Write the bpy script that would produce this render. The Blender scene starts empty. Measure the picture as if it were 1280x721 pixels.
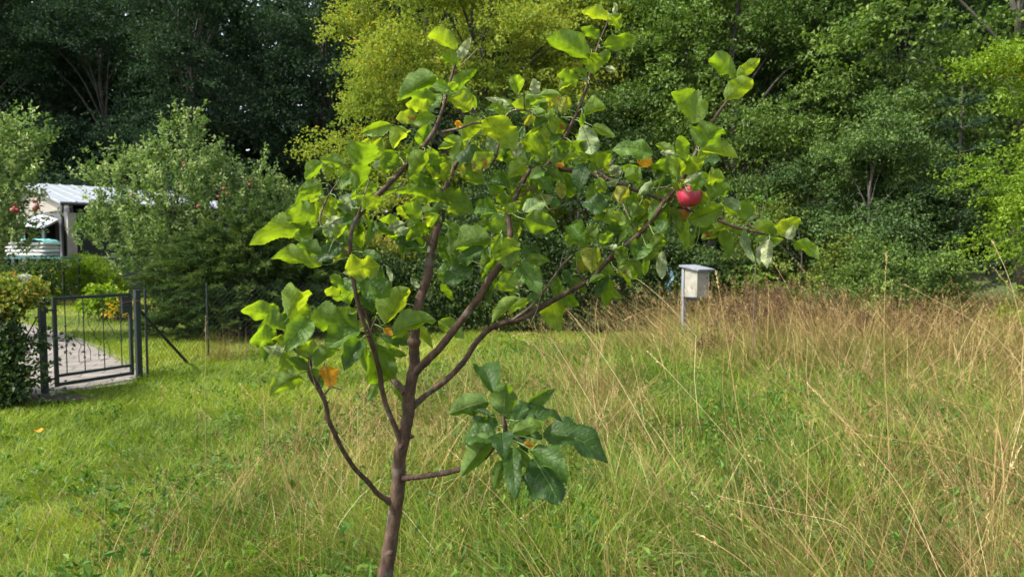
import bpy, math, random
import numpy as np
from mathutils import Vector

# ------------------------------------------------------------------ camera, sky, sun, exposure
S = bpy.context.scene
COL = S.collection
F = 853.4            # focal length in photo pixels (24 mm on 36 mm, 1280 px wide)
CAMH = 1.55
PITCH = math.radians(3.3)
cd = bpy.data.cameras.new('camera'); cam = bpy.data.objects.new('camera', cd); COL.objects.link(cam)
cam.location = (0, 0, CAMH); cam.rotation_euler = (math.radians(90) - PITCH, 0, 0)
cd.lens = 24; cd.sensor_width = 36; cd.clip_start = 0.05; cd.clip_end = 600
cd.dof.use_dof = True; cd.dof.focus_distance = 1.62; cd.dof.aperture_fstop = 8.0
S.camera = cam

SUN_DIR = Vector((-0.62, -0.24, 0.80)).normalized()      # towards the sun: left, a little behind the tree, high
w = bpy.data.worlds.new('World'); S.world = w; w.use_nodes = True
nt = w.node_tree; bg = nt.nodes['Background']
sky = nt.nodes.new('ShaderNodeTexSky'); sky.sky_type = 'NISHITA'; sky.sun_disc = False
sky.sun_elevation = math.asin(SUN_DIR.z); sky.sun_rotation = math.atan2(SUN_DIR.x, SUN_DIR.y)
sky.dust_density = 3.0; sky.air_density = 1.0
hs = nt.nodes.new('ShaderNodeHueSaturation'); hs.inputs['Saturation'].default_value = 0.45     # hazy, whitish sky
nt.links.new(sky.outputs[0], hs.inputs['Color']); nt.links.new(hs.outputs[0], bg.inputs[0]); bg.inputs[1].default_value = 0.15
sd = bpy.data.lights.new('sun', 'SUN'); so = bpy.data.objects.new('sun', sd); COL.objects.link(so)
sd.energy = 2.9; sd.angle = math.radians(2.5); sd.color = (1.0, 0.95, 0.86)
so.rotation_euler = SUN_DIR.to_track_quat('Z', 'Y').to_euler()
S.view_settings.view_transform = 'Standard'; S.view_settings.look = 'None'
S.view_settings.gamma = 1.0; S.view_settings.use_curve_mapping = False
S.view_settings.exposure = 1.55
cy = S.cycles
cy.max_bounces = 6; cy.diffuse_bounces = 3; cy.glossy_bounces = 2; cy.transmission_bounces = 4
cy.transparent_max_bounces = 4; cy.caustics_reflective = False; cy.caustics_refractive = False
cy.use_denoising = True; cy.sample_clamp_indirect = 4.0

# ------------------------------------------------------------------ helpers
def at(px, py, Y):
    """world point seen at photo pixel (px, py), at world depth Y"""
    dx, dz, dy = (px - 640) / F, -(py - 360.5) / F, 1.0
    c, s = math.cos(PITCH), math.sin(PITCH)
    wy = dy * c + dz * s; wz = -dy * s + dz * c
    k = Y / wy
    return np.array((dx * k, Y, CAMH + wz * k))

def tag(o, label=None, cat=None, group=None, kind=None):
    if label: o['label'] = label
    if cat: o['category'] = cat
    if group: o['group'] = group
    if kind: o['kind'] = kind
    return o

def empty(name, loc, label, cat, group=None, rz=0):
    o = bpy.data.objects.new(name, None); COL.objects.link(o)
    o.location = loc; o.rotation_euler = (0, 0, rz); o.empty_display_size = 0.2
    return tag(o, label, cat, group)

class MB:
    """collects numpy vertices and faces and links them as one mesh object"""
    def __init__(s):
        s.v = []; s.f = []; s.n = 0
    def add(s, v, f, r=0.5, m=0, uv=None):
        v = np.asarray(v, np.float32); f = np.asarray(f, np.int64)
        r = np.broadcast_to(np.asarray(r, np.float32), (len(f),))
        s.v.append(v); s.f.append((f + s.n, r, m, uv, len(v))); s.n += len(v); return s
    def build(s, name, mats, parent=None, smooth=False):
        me = bpy.data.meshes.new(name)
        V = np.concatenate(s.v)
        if parent is not None: V = V - np.array(parent.location, np.float32)
        me.vertices.add(len(V)); me.vertices.foreach_set('co', V.ravel())
        lt = np.concatenate([np.full(len(f), f.shape[1]) for f, *_ in s.f])
        lv = np.concatenate([f.ravel() for f, *_ in s.f])
        ls = np.concatenate([[0], np.cumsum(lt)[:-1]])
        me.loops.add(len(lv)); me.loops.foreach_set('vertex_index', lv.astype(np.int32))
        me.polygons.add(len(lt)); me.polygons.foreach_set('loop_start', ls.astype(np.int32))
        me.polygons.foreach_set('material_index', np.concatenate([np.full(len(f), m) for f, r, m, *_ in s.f]).astype(np.int32))
        me.polygons.foreach_set('use_smooth', np.full(len(lt), smooth))
        a = me.attributes.new('rnd', 'FLOAT', 'FACE'); a.data.foreach_set('value', np.concatenate([r for f, r, *_ in s.f]))
        if any(u is not None for *_, u, n in s.f):
            U = np.concatenate([u if u is not None else np.zeros((n, 3), np.float32) for *_, u, n in s.f]).astype(np.float32)
            a = me.attributes.new('luv', 'FLOAT_VECTOR', 'POINT'); a.data.foreach_set('vector', U.ravel())
        for m in (mats if isinstance(mats, (list, tuple)) else [mats]): me.materials.append(m)
        me.update(calc_edges=True)
        o = bpy.data.objects.new(name, me); COL.objects.link(o)
        if parent is not None: o.parent = parent
        return o

def nrm(a): return a / np.maximum(np.linalg.norm(a, axis=-1, keepdims=True), 1e-9)

def smooth_path(P, n):
    P = np.asarray(P, float)
    if len(P) < 3: 
        t = np.linspace(0, 1, n)[:, None]; return P[0] * (1 - t) + P[-1] * t
    Q = np.vstack([2 * P[0] - P[1], P, 2 * P[-1] - P[-2]]); out = []
    m = len(P) - 1
    for t in np.linspace(0, m - 1e-6, n):
        i = int(t); u = t - i
        a, b, c, d = Q[i:i + 4]
        out.append(0.5 * (2 * b + (c - a) * u + (2 * a - 5 * b + 4 * c - d) * u * u + (3 * b - a - 3 * c + d) * u ** 3))
    return np.array(out)

def tube(mb, P, R, sides=8, r=0.5, bump=0.0, rng=None, cap=True, m=0):
    P = np.asarray(P, float); n = len(P); R = np.broadcast_to(np.asarray(R, float), (n,))
    T = nrm(np.gradient(P, axis=0))
    ref = np.array((0.31, 0.87, 0.38)) if abs(T[0] @ np.array((0.31, 0.87, 0.38))) < 0.9 else np.array((1., 0, 0))
    A = nrm(np.cross(T, ref)); B = np.cross(T, A)
    ang = np.linspace(0, 2 * math.pi, sides, endpoint=False)
    rr = np.tile(R[:, None], (1, sides))
    if bump: rr = rr * (1 + bump * (rng.random((n, sides)) - .5) + bump * (rng.random((n, 1)) - .5))
    V = P[:, None] + rr[..., None] * (np.cos(ang)[None, :, None] * A[:, None] + np.sin(ang)[None, :, None] * B[:, None])
    i = np.arange(n - 1)[:, None]; j = np.arange(sides)[None]
    f = np.stack([i * sides + j, i * sides + (j + 1) % sides, (i + 1) * sides + (j + 1) % sides, (i + 1) * sides + j], -1).reshape(-1, 4)
    mb.add(V.reshape(-1, 3), f, r, m)
    if cap:
        for e in (0, n - 1):
            vv = np.vstack([V[e], P[e]]); k = np.arange(sides)
            ff = np.stack([k, (k + 1) % sides, np.full(sides, sides)], -1)
            if e == 0: ff = ff[:, ::-1]
            mb.add(vv, ff, r, m)

def box(mb, c, s, rz=0, r=0.5, m=0, M=None):
    """box centred c with size s, rotated rz about z"""
    x, y, z = np.array(s) / 2
    v = np.array([(a * x, b * y, d * z) for d in (-1, 1) for a, b in ((-1, -1), (1, -1), (1, 1), (-1, 1))])
    if M is not None: v = v @ np.array(M).T
    cz, sz = math.cos(rz), math.sin(rz)
    v = np.stack([v[:, 0] * cz - v[:, 1] * sz, v[:, 0] * sz + v[:, 1] * cz, v[:, 2]], -1) + np.array(c)
    mb.add(v, [(0, 3, 2, 1), (4, 5, 6, 7), (0, 1, 5, 4), (1, 2, 6, 5), (2, 3, 7, 6), (3, 0, 4, 7)], r, m)

def hexa(mb, b4, t4, r=0.5, m=0):
    mb.add(np.vstack([b4, t4]), [(0, 3, 2, 1), (4, 5, 6, 7), (0, 1, 5, 4), (1, 2, 6, 5), (2, 3, 7, 6), (3, 0, 4, 7)], r, m)

def vnoise(x, y, sc, seed=0):
    g = np.random.default_rng(seed).random((64, 64))
    x = np.asarray(x) / sc + 31.3; y = np.asarray(y) / sc + 17.7
    xi = np.floor(x).astype(int); yi = np.floor(y).astype(int); fx = x - xi; fy = y - yi
    fx = fx * fx * (3 - 2 * fx); fy = fy * fy * (3 - 2 * fy)
    G = lambda a, b: g[a % 64, b % 64]
    return (G(xi, yi) * (1 - fx) + G(xi + 1, yi) * fx) * (1 - fy) + (G(xi, yi + 1) * (1 - fx) + G(xi + 1, yi + 1) * fx) * fy

# ------------------------------------------------------------------ materials
def new_mat(name):
    m = bpy.data.materials.new(name); m.use_nodes = True
    return m, m.node_tree, m.node_tree.nodes['Principled BSDF']

def ramp(nt, src, cols, interp='LINEAR'):
    cr = nt.nodes.new('ShaderNodeValToRGB'); el = cr.color_ramp; el.interpolation = interp
    while len(el.elements) < len(cols): el.elements.new(0.5)
    for e, (p, c) in zip(el.elements, cols): e.position = p; e.color = (*c, 1)
    nt.links.new(src, cr.inputs[0]); return cr.outputs[0]

def leafy(name, cols, trans=0.4, tint=(1.5, 1.6, 0.5), rough=0.5, spec=0.4):
    rough = rough * .6 + .32; spec = spec * .5
    """leaf / blade: colour by the per-leaf value, light passes through"""
    m, nt, p = new_mat(name)
    at_ = nt.nodes.new('ShaderNodeAttribute'); at_.attribute_name = 'rnd'
    c = ramp(nt, at_.outputs['Fac'], cols)
    nt.links.new(c, p.inputs['Base Color']); p.inputs['Roughness'].default_value = rough
    p.inputs['Specular IOR Level'].default_value = spec
    mx = nt.nodes.new('ShaderNodeMix'); mx.data_type = 'RGBA'; mx.blend_type = 'MULTIPLY'; mx.inputs[0].default_value = 1
    nt.links.new(c, mx.inputs[6]); mx.inputs[7].default_value = (*tint, 1)
    t = nt.nodes.new('ShaderNodeBsdfTranslucent'); nt.links.new(mx.outputs[2], t.inputs[0])
    ms = nt.nodes.new('ShaderNodeMixShader'); ms.inputs[0].default_value = trans
    nt.links.new(p.outputs[0], ms.inputs[1]); nt.links.new(t.outputs[0], ms.inputs[2])
    nt.links.new(ms.outputs[0], nt.nodes['Material Output'].inputs[0])
    return m

def solid(name, c1, c2=None, scale=8, rough=0.7, bump=0.0, stretch=(1, 1, 1), metal=0, detail=6):
    m, nt, p = new_mat(name)
    tc = nt.nodes.new('ShaderNodeTexCoord'); mp = nt.nodes.new('ShaderNodeMapping'); mp.inputs['Scale'].default_value = stretch
    nz = nt.nodes.new('ShaderNodeTexNoise'); nz.inputs['Scale'].default_value = scale; nz.inputs['Detail'].default_value = detail
    nt.links.new(tc.outputs['Object'], mp.inputs[0]); nt.links.new(mp.outputs[0], nz.inputs[0])
    c2 = c2 or tuple(x * .7 for x in c1)
    nt.links.new(ramp(nt, nz.outputs[0], [(0.35, c2), (0.65, c1)]), p.inputs['Base Color'])
    p.inputs['Roughness'].default_value = rough; p.inputs['Metallic'].default_value = metal
    if bump:
        b = nt.nodes.new('ShaderNodeBump'); b.inputs['Strength'].default_value = bump; b.inputs['Distance'].default_value = 0.01
        nt.links.new(nz.outputs[0], b.inputs['Height']); nt.links.new(b.outputs[0], p.inputs['Normal'])
    return m

def young_bark():
    """reddish brown bark with pale lenticels, grey flecks and cracks"""
    m, nt, p = new_mat('young_bark'); N = nt.nodes; L = nt.links
    tc = N.new('ShaderNodeTexCoord'); mp = N.new('ShaderNodeMapping'); mp.inputs['Scale'].default_value = (1, 1, .35); L.new(tc.outputs['Object'], mp.inputs[0])
    n1 = N.new('ShaderNodeTexNoise'); n1.inputs['Scale'].default_value = 70; n1.inputs['Detail'].default_value = 9; n1.inputs['Roughness'].default_value = .65; L.new(mp.outputs[0], n1.inputs[0])
    n2 = N.new('ShaderNodeTexNoise'); n2.inputs['Scale'].default_value = 22; n2.inputs['Detail'].default_value = 6; L.new(tc.outputs['Object'], n2.inputs[0])
    vo = N.new('ShaderNodeTexVoronoi'); vo.inputs['Scale'].default_value = 210; mp2 = N.new('ShaderNodeMapping'); mp2.inputs['Scale'].default_value = (.45, .45, 1); L.new(tc.outputs['Object'], mp2.inputs[0]); L.new(mp2.outputs[0], vo.inputs[0])
    base = ramp(nt, n1.outputs[0], [(.3, (.016, .009, .006)), (.5, (.055, .031, .020)), (.7, (.10, .062, .040))])
    def mix(f, a, b):
        x = N.new('ShaderNodeMix'); x.data_type = 'RGBA'; L.new(f, x.inputs[0]); L.new(a, x.inputs[6]); x.inputs[7].default_value = (*b, 1); return x.outputs[2]
    c = mix(ramp(nt, n2.outputs[0], [(.58, (0, 0, 0)), (.68, (.75, .75, .75))]), base, (.11, .10, .08))
    c = mix(ramp(nt, vo.outputs['Distance'], [(.10, (.7, .7, .7)), (.18, (0, 0, 0))]), c, (.17, .115, .08))
    L.new(c, p.inputs['Base Color']); p.inputs['Roughness'].default_value = .8; p.inputs['Specular IOR Level'].default_value = .3
    b = N.new('ShaderNodeBump'); b.inputs['Strength'].default_value = 1; b.inputs['Distance'].default_value = .004; L.new(n1.outputs[0], b.inputs['Height']); L.new(b.outputs[0], p.inputs['Normal'])
    return m
BARK = young_bark()
TWIG = solid('twig_bark', (0.15, 0.105, 0.07), (0.06, 0.04, 0.026), 110, 0.6, 0.4)
OLDBARK = solid('old_bark', (0.07, 0.06, 0.05), (0.03, 0.026, 0.022), 9, 0.9, 0.8, (1, 1, .25))
WIRE = solid('dull_fence_wire', (0.012, 0.02, 0.016), None, 14, 0.95)
GATEPAINT = solid('dark_green_paint', (0.006, 0.016, 0.012), (0.004, 0.010, 0.008), 14, 0.65)
# ------------------------------------------------------------------ foliage builders
def leaves(mb, P, D, N, L, W, r, m=0, fold=0.25):
    """folded two-triangle leaves"""
    D = nrm(D); Sd = nrm(np.cross(D, N)); Nn = np.cross(Sd, D); n = len(P)
    L = np.broadcast_to(L, (n,))[:, None]; W = np.broadcast_to(W, (n,))[:, None]
    mid = P + D * L * .45
    v = np.stack([P, mid + Sd * W / 2 + Nn * W * fold, P + D * L - Nn * L * .15, mid - Sd * W / 2 + Nn * W * fold], 1)
    k = np.arange(n)[:, None] * 4
    f = np.concatenate([k + [0, 1, 2], k + [0, 2, 3]], 0)
    mb.add(v.reshape(-1, 3), f, np.concatenate([r, r]), m)

def rdir(rng, n): return nrm(rng.normal(size=(n, 3)))

def sprays(mb, rng, O, A, length, nper, L, W, rs, m=0, spread=0.35, droop=0.25, up=1.0, align=0.5):
    """leafy sprays: origins O, axes A, nper leaves along each"""
    ns = len(O); t = rng.random((ns, nper, 1)) ** 0.8
    length = np.broadcast_to(length, (ns,))[:, None, None]
    A = nrm(A)[:, None]
    lat = rng.normal(size=(ns, nper, 3)) * spread * length * (0.35 + 0.65 * t) * .5
    lat[..., 2] *= 0.5
    P = O[:, None] + A * length * t + lat
    P[..., 2] -= (droop * length * t * t)[..., 0]
    D = A * align + rng.normal(size=(ns, nper, 3)) * .6; D[..., 2] -= .2
    N = rng.normal(size=(ns, nper, 3)) * .55; N[..., 2] += up
    N += A * .3
    r = np.clip(rs[:, None] * .6 + rng.random((ns, nper)) * .4, 0, 1)
    n = ns * nper
    Lr = L * rng.uniform(.65, 1.2, n)
    leaves(mb, P.reshape(n, 3), D.reshape(n, 3), N.reshape(n, 3), Lr, Lr * W, r.reshape(n), m)

def crown_points(rng, C, R, nl, lr, ns, zmin=-9, lobe_var=.35):
    """lobes on an ellipsoid, sprays on the lobes: returns origins, axes, per-spray colour, lobe centres"""
    C = np.array(C, float); R = np.array(R, float)
    u = rdir(rng, nl * 2); u = u[u[:, 2] * R[2] + C[2] > zmin][:nl]; nl = len(u)
    q = rng.uniform(.45, .9, nl)[:, None]
    LC = C + u * R * q
    LR = lr * rng.uniform(1 - lobe_var, 1 + lobe_var, nl)
    i = rng.integers(0, nl, ns)
    d = rdir(rng, ns); d[:, 2] = np.where(d[:, 2] < -.3, -d[:, 2], d[:, 2])
    O = LC[i] + d * LR[i][:, None] * rng.uniform(.35, .95, ns)[:, None] * (1, 1, .75)
    out = nrm((O - C) / R)
    A = d * .6 + out * .7 + rng.normal(size=(ns, 3)) * .25
    lob = rng.random(nl)
    rs = np.clip(lob[i] * .5 + rng.random(ns) * .5, 0, 1)
    return O, A, rs, LC, i

def wood(rng, base, top, r0, LC, nlimb=14, sides=8, lean=(0, 0)):
    mb = MB(); base = np.array(base, float); top = np.array(top, float)
    P = np.linspace(base, top, 9); P[1:-1, :2] += rng.normal(size=(7, 2)) * r0 * .7
    P = smooth_path(P, 24); R = r0 * (1 - .85 * np.linspace(0, 1, 24)) ; R[0] *= 1.35; R[1] *= 1.15
    tube(mb, P, R, sides, .5, .12, rng)
    for k in rng.permutation(len(LC))[:nlimb]:
        e = LC[k]; h = np.clip((e[2] - base[2]) / max(top[2] - base[2], .1) - .22, .12, .85)
        s = P[int(h * 23)]; mid = (s + e) / 2 + (0, 0, .12 * np.linalg.norm(e - s))
        Q = smooth_path([s, mid, e], 10); rr = R[int(h * 23)] * .55
        tube(mb, Q, np.linspace(rr, rr * .15, 10), 6, .5, .1, rng)
    return mb

def tree(name, label, cat, base, H, C, R, mat, seed, nl=22, lr=1.1, ns=1500, nper=26, leaf=.08, wid=.6, sl=.7,
         r0=.14, group=None, zmin=-9, nlimb=14, droop=.25, bark=None, up=1.0, mix=None, spread=.35):
    rng = np.random.default_rng(seed)
    root = empty(name, base, label, cat, group)
    O, A, rs, LC, i = crown_points(rng, C, R, nl, lr, ns, zmin)
    mb = MB()
    if mix is None: sprays(mb, rng, O, A, sl * rng.uniform(.6, 1.2, ns), nper, leaf, wid, rs, 0, spread, droop, up)
    else:
        sel = mix(O)
        for m in (0, 1):
            k = sel == m
            if k.any(): sprays(mb, rng, O[k], A[k], sl * rng.uniform(.6, 1.2, k.sum()), nper, leaf, wid, rs[k], m, spread, droop, up)
    mb.build('crown', mat, root)
    wood(rng, base, (C[0], C[1], C[2] + R[2] * .6), r0, LC, nlimb).build('trunk', bark or OLDBARK, root, True)
    return root

def copy_tree(src, loc, rz, sc):
    c = src.copy(); COL.objects.link(c); c.location = loc; c.rotation_euler = (0, 0, rz); c.scale = (sc, sc, sc)
    for ch in src.children:
        d = ch.copy(); COL.objects.link(d); d.parent = c
    return c

# ------------------------------------------------------------------ foliage colours
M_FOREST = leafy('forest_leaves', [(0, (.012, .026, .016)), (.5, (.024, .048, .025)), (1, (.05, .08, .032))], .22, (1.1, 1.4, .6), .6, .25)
M_YELLOW = leafy('autumn_leaves', [(0, (.075, .125, .016)), (.35, (.16, .225, .03)), (.78, (.255, .30, .04)), (.94, (.42, .35, .06)), (1, (.50, .25, .08))], .42, (1.15, 1.15, .6), .55, .3)
M_OLIVE = leafy('olive_leaves', [(0, (.045, .075, .012)), (.6, (.11, .155, .024)), (.92, (.20, .22, .03)), (1, (.3, .16, .04))], .35, (1.3, 1.3, .5), .5, .4)
M_GREEN = leafy('green_leaves', [(0, (.012, .030, .008)), (.55, (.085, .14, .028)), (.95, (.21, .29, .05)), (1, (.34, .32, .06))], .32, (1.2, 1.5, .5), .42, .5)  # darkest stop puts shaded gaps of the crown into leaf colour
M_DARK = leafy('dark_leaves', [(0, (.008, .020, .006)), (.6, (.038, .072, .016)), (1, (.14, .20, .036))], .28, (1.2, 1.5, .5), .4, .5)  # lowest stop darkened likewise, painting shaded gaps as leaf colour
M_BLUISH = leafy('grey_green_leaves', [(0, (.014, .032, .010)), (.6, (.07, .125, .032)), (1, (.18, .25, .06))], .32, (1.2, 1.4, .5), .38, .6)
M_LIME = leafy('lime_leaves', [(0, (.06, .12, .010)), (.5, (.14, .23, .016)), (.9, (.26, .34, .025)), (1, (.45, .36, .04))], .42, (1.2, 1.3, .4), .4, .5)
M_GOLD = leafy('golden_leaves', [(0, (.30, .26, .02)), (1, (.6, .42, .03))], .4, (1.2, 1, .4), .45, .4)
M_SILVER = leafy('old_apple_leaves', [(0, (.045, .09, .022)), (.5, (.135, .205, .06)), (.78, (.28, .34, .14)), (1, (.6, .62, .40))], .3, (1.1, 1.3, .5), .4, .5)  # palest stop paints bright highlights onto some leaves
M_JUNI = leafy('juniper_needles', [(0, (.03, .06, .022)), (.6, (.075, .125, .035)), (1, (.18, .21, .05))], .18, (1.2, 1.3, .5), .6, .3)
M_PINE = leafy('pine_needles', [(0, (.02, .05, .022)), (1, (.07, .13, .055))], .12, (1.1, 1.3, .7), .5, .4)
M_HEDGETOP = leafy('bronze_hedge_leaves', [(0, (.06, .12, .015)), (.45, (.16, .21, .03)), (.8, (.26, .22, .04)), (1, (.30, .12, .04))], .35, (1.2, 1.1, .5), .45, .4)
M_RED = solid('apple_skin_red', (.28, .02, .025), (.16, .05, .02), 9, .55)

# ------------------------------------------------------------------ ground, path, hills
def ground():
    xs = np.concatenate([np.linspace(-90, -14, 20), np.linspace(-13.5, 13.5, 90), np.linspace(14, 90, 20)])
    ys = np.concatenate([np.linspace(-60, -1, 12), np.linspace(-.5, 16, 70), np.linspace(17, 150, 34)])
    X, Y = np.meshgrid(xs, ys); Z = (vnoise(X, Y, 1.3, 3) - .5) * .05 + (vnoise(X, Y, .4, 4) - .5) * .02
    Z = np.where((X < -4.2) & (Y > 6.6), Z * .15, Z) - .015
    ny, nx = X.shape; i = np.arange(ny - 1)[:, None]; j = np.arange(nx - 1)[None]
    f = np.stack([i * nx + j, i * nx + j + 1, (i + 1) * nx + j + 1, (i + 1) * nx + j], -1).reshape(-1, 4)
    m, nt, p = new_mat('turf')
    tc = nt.nodes.new('ShaderNodeTexCoord')
    n1 = nt.nodes.new('ShaderNodeTexNoise'); n1.inputs['Scale'].default_value = .7; n1.inputs['Detail'].default_value = 8
    n2 = nt.nodes.new('ShaderNodeTexNoise'); n2.inputs['Scale'].default_value = 45; n2.inputs['Detail'].default_value = 5
    for n in (n1, n2): nt.links.new(tc.outputs['Object'], n.inputs[0])
    a = ramp(nt, n1.outputs[0], [(.3, (.05, .085, .015)), (.5, (.075, .12, .018)), (.7, (.12, .13, .035))])
    b = ramp(nt, n2.outputs[0], [(.35, (.35, .3, .25)), (.65, (1.15, 1.1, 1))])
    mx = nt.nodes.new('ShaderNodeMix'); mx.data_type = 'RGBA'; mx.blend_type = 'MULTIPLY'; mx.inputs[0].default_value = 1
    nt.links.new(a, mx.inputs[6]); nt.links.new(b, mx.inputs[7]); nt.links.new(mx.outputs[2], p.inputs['Base Color'])
    p.inputs['Roughness'].default_value = .9
    bp = nt.nodes.new('ShaderNodeBump'); bp.inputs['Distance'].default_value = .03; nt.links.new(n2.outputs[0], bp.inputs['Height']); nt.links.new(bp.outputs[0], p.inputs['Normal'])
    o = MB().add(np.stack([X, Y, Z], -1).reshape(-1, 3), f).build('ground', m, None, True); tag(o, kind='structure')
ground()

def path():
    m, nt, p = new_mat('pavers')
    tc = nt.nodes.new('ShaderNodeTexCoord'); mp = nt.nodes.new('ShaderNodeMapping'); mp.inputs['Rotation'].default_value = (0, 0, -.35)
    br = nt.nodes.new('ShaderNodeTexBrick'); br.inputs['Scale'].default_value = 1; br.inputs['Brick Width'].default_value = .42; br.inputs['Row Height'].default_value = .2
    br.inputs['Mortar Size'].default_value = .012; br.inputs['Color1'].default_value = (.19, .17, .155, 1); br.inputs['Color2'].default_value = (.14, .125, .115, 1); br.inputs['Mortar'].default_value = (.07, .065, .05, 1)
    nt.links.new(tc.outputs['Object'], mp.inputs[0]); nt.links.new(mp.outputs[0], br.inputs[0])
    nz = nt.nodes.new('ShaderNodeTexNoise'); nz.inputs['Scale'].default_value = 6; nt.links.new(tc.outputs['Object'], nz.inputs[0])
    mx = nt.nodes.new('ShaderNodeMix'); mx.data_type = 'RGBA'; mx.blend_type = 'MULTIPLY'; mx.inputs[0].default_value = 1
    nt.links.new(br.outputs[0], mx.inputs[6]); nt.links.new(ramp(nt, nz.outputs[0], [(.3, (.7, .7, .66)), (.7, (1.1, 1.08, 1.05))]), mx.inputs[7])
    nt.links.new(mx.outputs[2], p.inputs['Base Color']); p.inputs['Roughness'].default_value = .85
    R = [at(150, 487, 7.55), at(158, 470, 8.25), at(65, 421, 11.9)]; Rg = [(-4.35, 7.75), (-4.55, 8.35), (-6.0, 10.05), (-8.2, 12.4), (-13, 16.2)]
    Lg = [(-5.0, 6.98), (-5.55, 7.7), (-7.3, 9.6), (-9.6, 11.7), (-14.4, 15.2)]
    mb = MB()
    for k in range(4):
        a, b, c, d = Lg[k], Rg[k], Rg[k + 1], Lg[k + 1]
        t = [(q[0], q[1], .02) for q in (a, b, c, d)]; bt = [(q[0], q[1], -.12) for q in (a, b, c, d)]
        hexa(mb, bt, t)
    tag(mb.build('path', m), kind='structure')
    e = MB()
    for k in range(1, 4):
        a, b = np.array(Rg[k] + (0,)), np.array(Rg[k + 1] + (0,)); dr = (b - a) / np.linalg.norm(b - a); sd_ = np.array((-dr[1], dr[0], 0)) * -.03
        hexa(e, [a - (0, 0, .12), a - (0, 0, .12) + 2 * sd_, b - (0, 0, .12) + 2 * sd_, b - (0, 0, .12)], [a + (0, 0, .035), a + (0, 0, .035) + 2 * sd_, b + (0, 0, .035) + 2 * sd_, b + (0, 0, .035)])
    tag(e.build('path_edging', solid('edging', (.16, .15, .14), (.09, .085, .08), 20)), kind='structure')
    s = MB(); rng = np.random.default_rng(5)
    th = np.linspace(0, 2 * np.pi, 22, endpoint=False); rr = rng.uniform(.85, 1.15, 22)
    c = np.array((-4.85, 6.92, .03)); v = np.stack([np.cos(th) * .55 * rr + c[0], np.sin(th) * .2 * rr + c[1], np.full(22, c[2])], -1)
    v = np.vstack([v, c + (0, 0, .02)]); k = np.arange(22)
    s.add(v, np.stack([k, (k + 1) % 22, np.full(22, 22)], -1))
    tag(s.build('bare_soil', solid('dark_soil', (.045, .03, .022), (.02, .014, .01), 40, .95, .8)), kind='structure')
path()

# ------------------------------------------------------------------ trees and shrubs behind
def forest():
    group = 'tall trees of the shaded forest edge'
    lab = 'tall dark deciduous tree in the shaded forest edge behind the garden'
    protos = []
    for s in range(3):
        b = ((-15.5, 33, 0), (-9.2, 34.5, 0), (-20.5, 35, 0))[s]
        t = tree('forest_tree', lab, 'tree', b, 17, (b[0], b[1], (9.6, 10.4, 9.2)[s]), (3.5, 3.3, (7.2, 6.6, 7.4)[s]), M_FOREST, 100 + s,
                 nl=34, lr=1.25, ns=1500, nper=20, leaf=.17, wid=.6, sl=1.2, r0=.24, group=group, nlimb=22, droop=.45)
        protos.append(t)
    rng = random.Random(3)
    spots = [(-26, 34), (-31, 36), (-4.5, 34.5), (.5, 35.5), (5, 34), (10, 35), (15, 34), (20, 33), (25.5, 34)]
    spots += [(x + rng.uniform(-1, 1), 41 + rng.uniform(-1.5, 1.5)) for x in range(-37, 38, 5)]
    for i, (x, y) in enumerate(spots):
        copy_tree(protos[i % 3], (x, y, 0), rng.uniform(0, 6.28), rng.uniform(.92, 1.15))
    # far wood behind, one mass nobody could count
    r = np.random.default_rng(77); ns = 9000
    O = np.stack([r.uniform(-62, 62, ns), r.uniform(49, 56, ns), r.uniform(0, 21, ns) ** 1.0], -1)
    mb = MB(); sprays(mb, r, O, rdir(r, ns), 1.8, 15, .8, .65, r.random(ns) * .6)
    for x in np.arange(-60, 60, 2.6):
        X = x + r.uniform(-1, 1); tube(mb, smooth_path([(X, 51, 0), (X + .2, 51, 9), (X, 51, 20)], 6), [.3, .27, .24, .2, .15, .1], 6, 0.)
    tag(mb.build('distant_woodland', M_FOREST), kind='stuff', label='dark far wood seen through the gaps of the forest edge', cat='woodland')
    # understory shrubs at the wood's foot
    for x, y, R, z, s in ((-24, 31, 3.0, 2.2, 1), (-18.5, 30.5, 2.6, 1.6, 2), (-13.2, 30, 2.4, 1.8, 3), (-8, 30.5, 2.8, 2.0, 4)):
        tree('understory_shrub', 'low dark shrub at the foot of the forest edge behind the shed', 'shrub', (x, y, 0), 4, (x, y, z + .6), (R, 1.6, z + .9), M_FOREST, 200 + s,
             nl=16, lr=.9, ns=700, nper=20, leaf=.13, sl=.9, r0=.07, group='shrubs at the foot of the forest')
forest()

tree('autumn_tree', 'broad yellow green autumn tree glowing behind the young apple tree', 'tree', (-.9, 20, 0), 12, (-1.0, 20, 6.0), (5.0, 3.4, 5.3), M_YELLOW, 11,
     nl=60, lr=1.05, ns=4300, nper=26, leaf=.10, wid=.62, sl=.75, r0=.2, nlimb=30)
tree('olive_tree', 'olive green tree with dark forked limbs right of the yellow tree', 'tree', (3.2, 19.6, 0), 12, (3.4, 20.4, 6.5), (3.9, 3.0, 5.6), M_OLIVE, 12,
     nl=50, lr=.95, ns=3000, nper=24, leaf=.10, sl=.7, r0=.2, nlimb=30)
tree('broadleaf_tree', 'mid green leafy tree right of the olive tree, reaching down to the bushes', 'tree', (5.4, 17, 0), 11, (5.6, 17, 5.2), (3.7, 2.6, 5.2), M_GREEN, 13,
     nl=60, lr=.85, ns=4200, nper=24, leaf=.09, sl=.65, r0=.18, nlimb=24)
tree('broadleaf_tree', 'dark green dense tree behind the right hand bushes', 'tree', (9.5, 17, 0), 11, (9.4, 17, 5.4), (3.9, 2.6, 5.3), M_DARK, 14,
     nl=60, lr=.85, ns=4200, nper=24, leaf=.09, sl=.65, r0=.18, nlimb=24)
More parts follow.
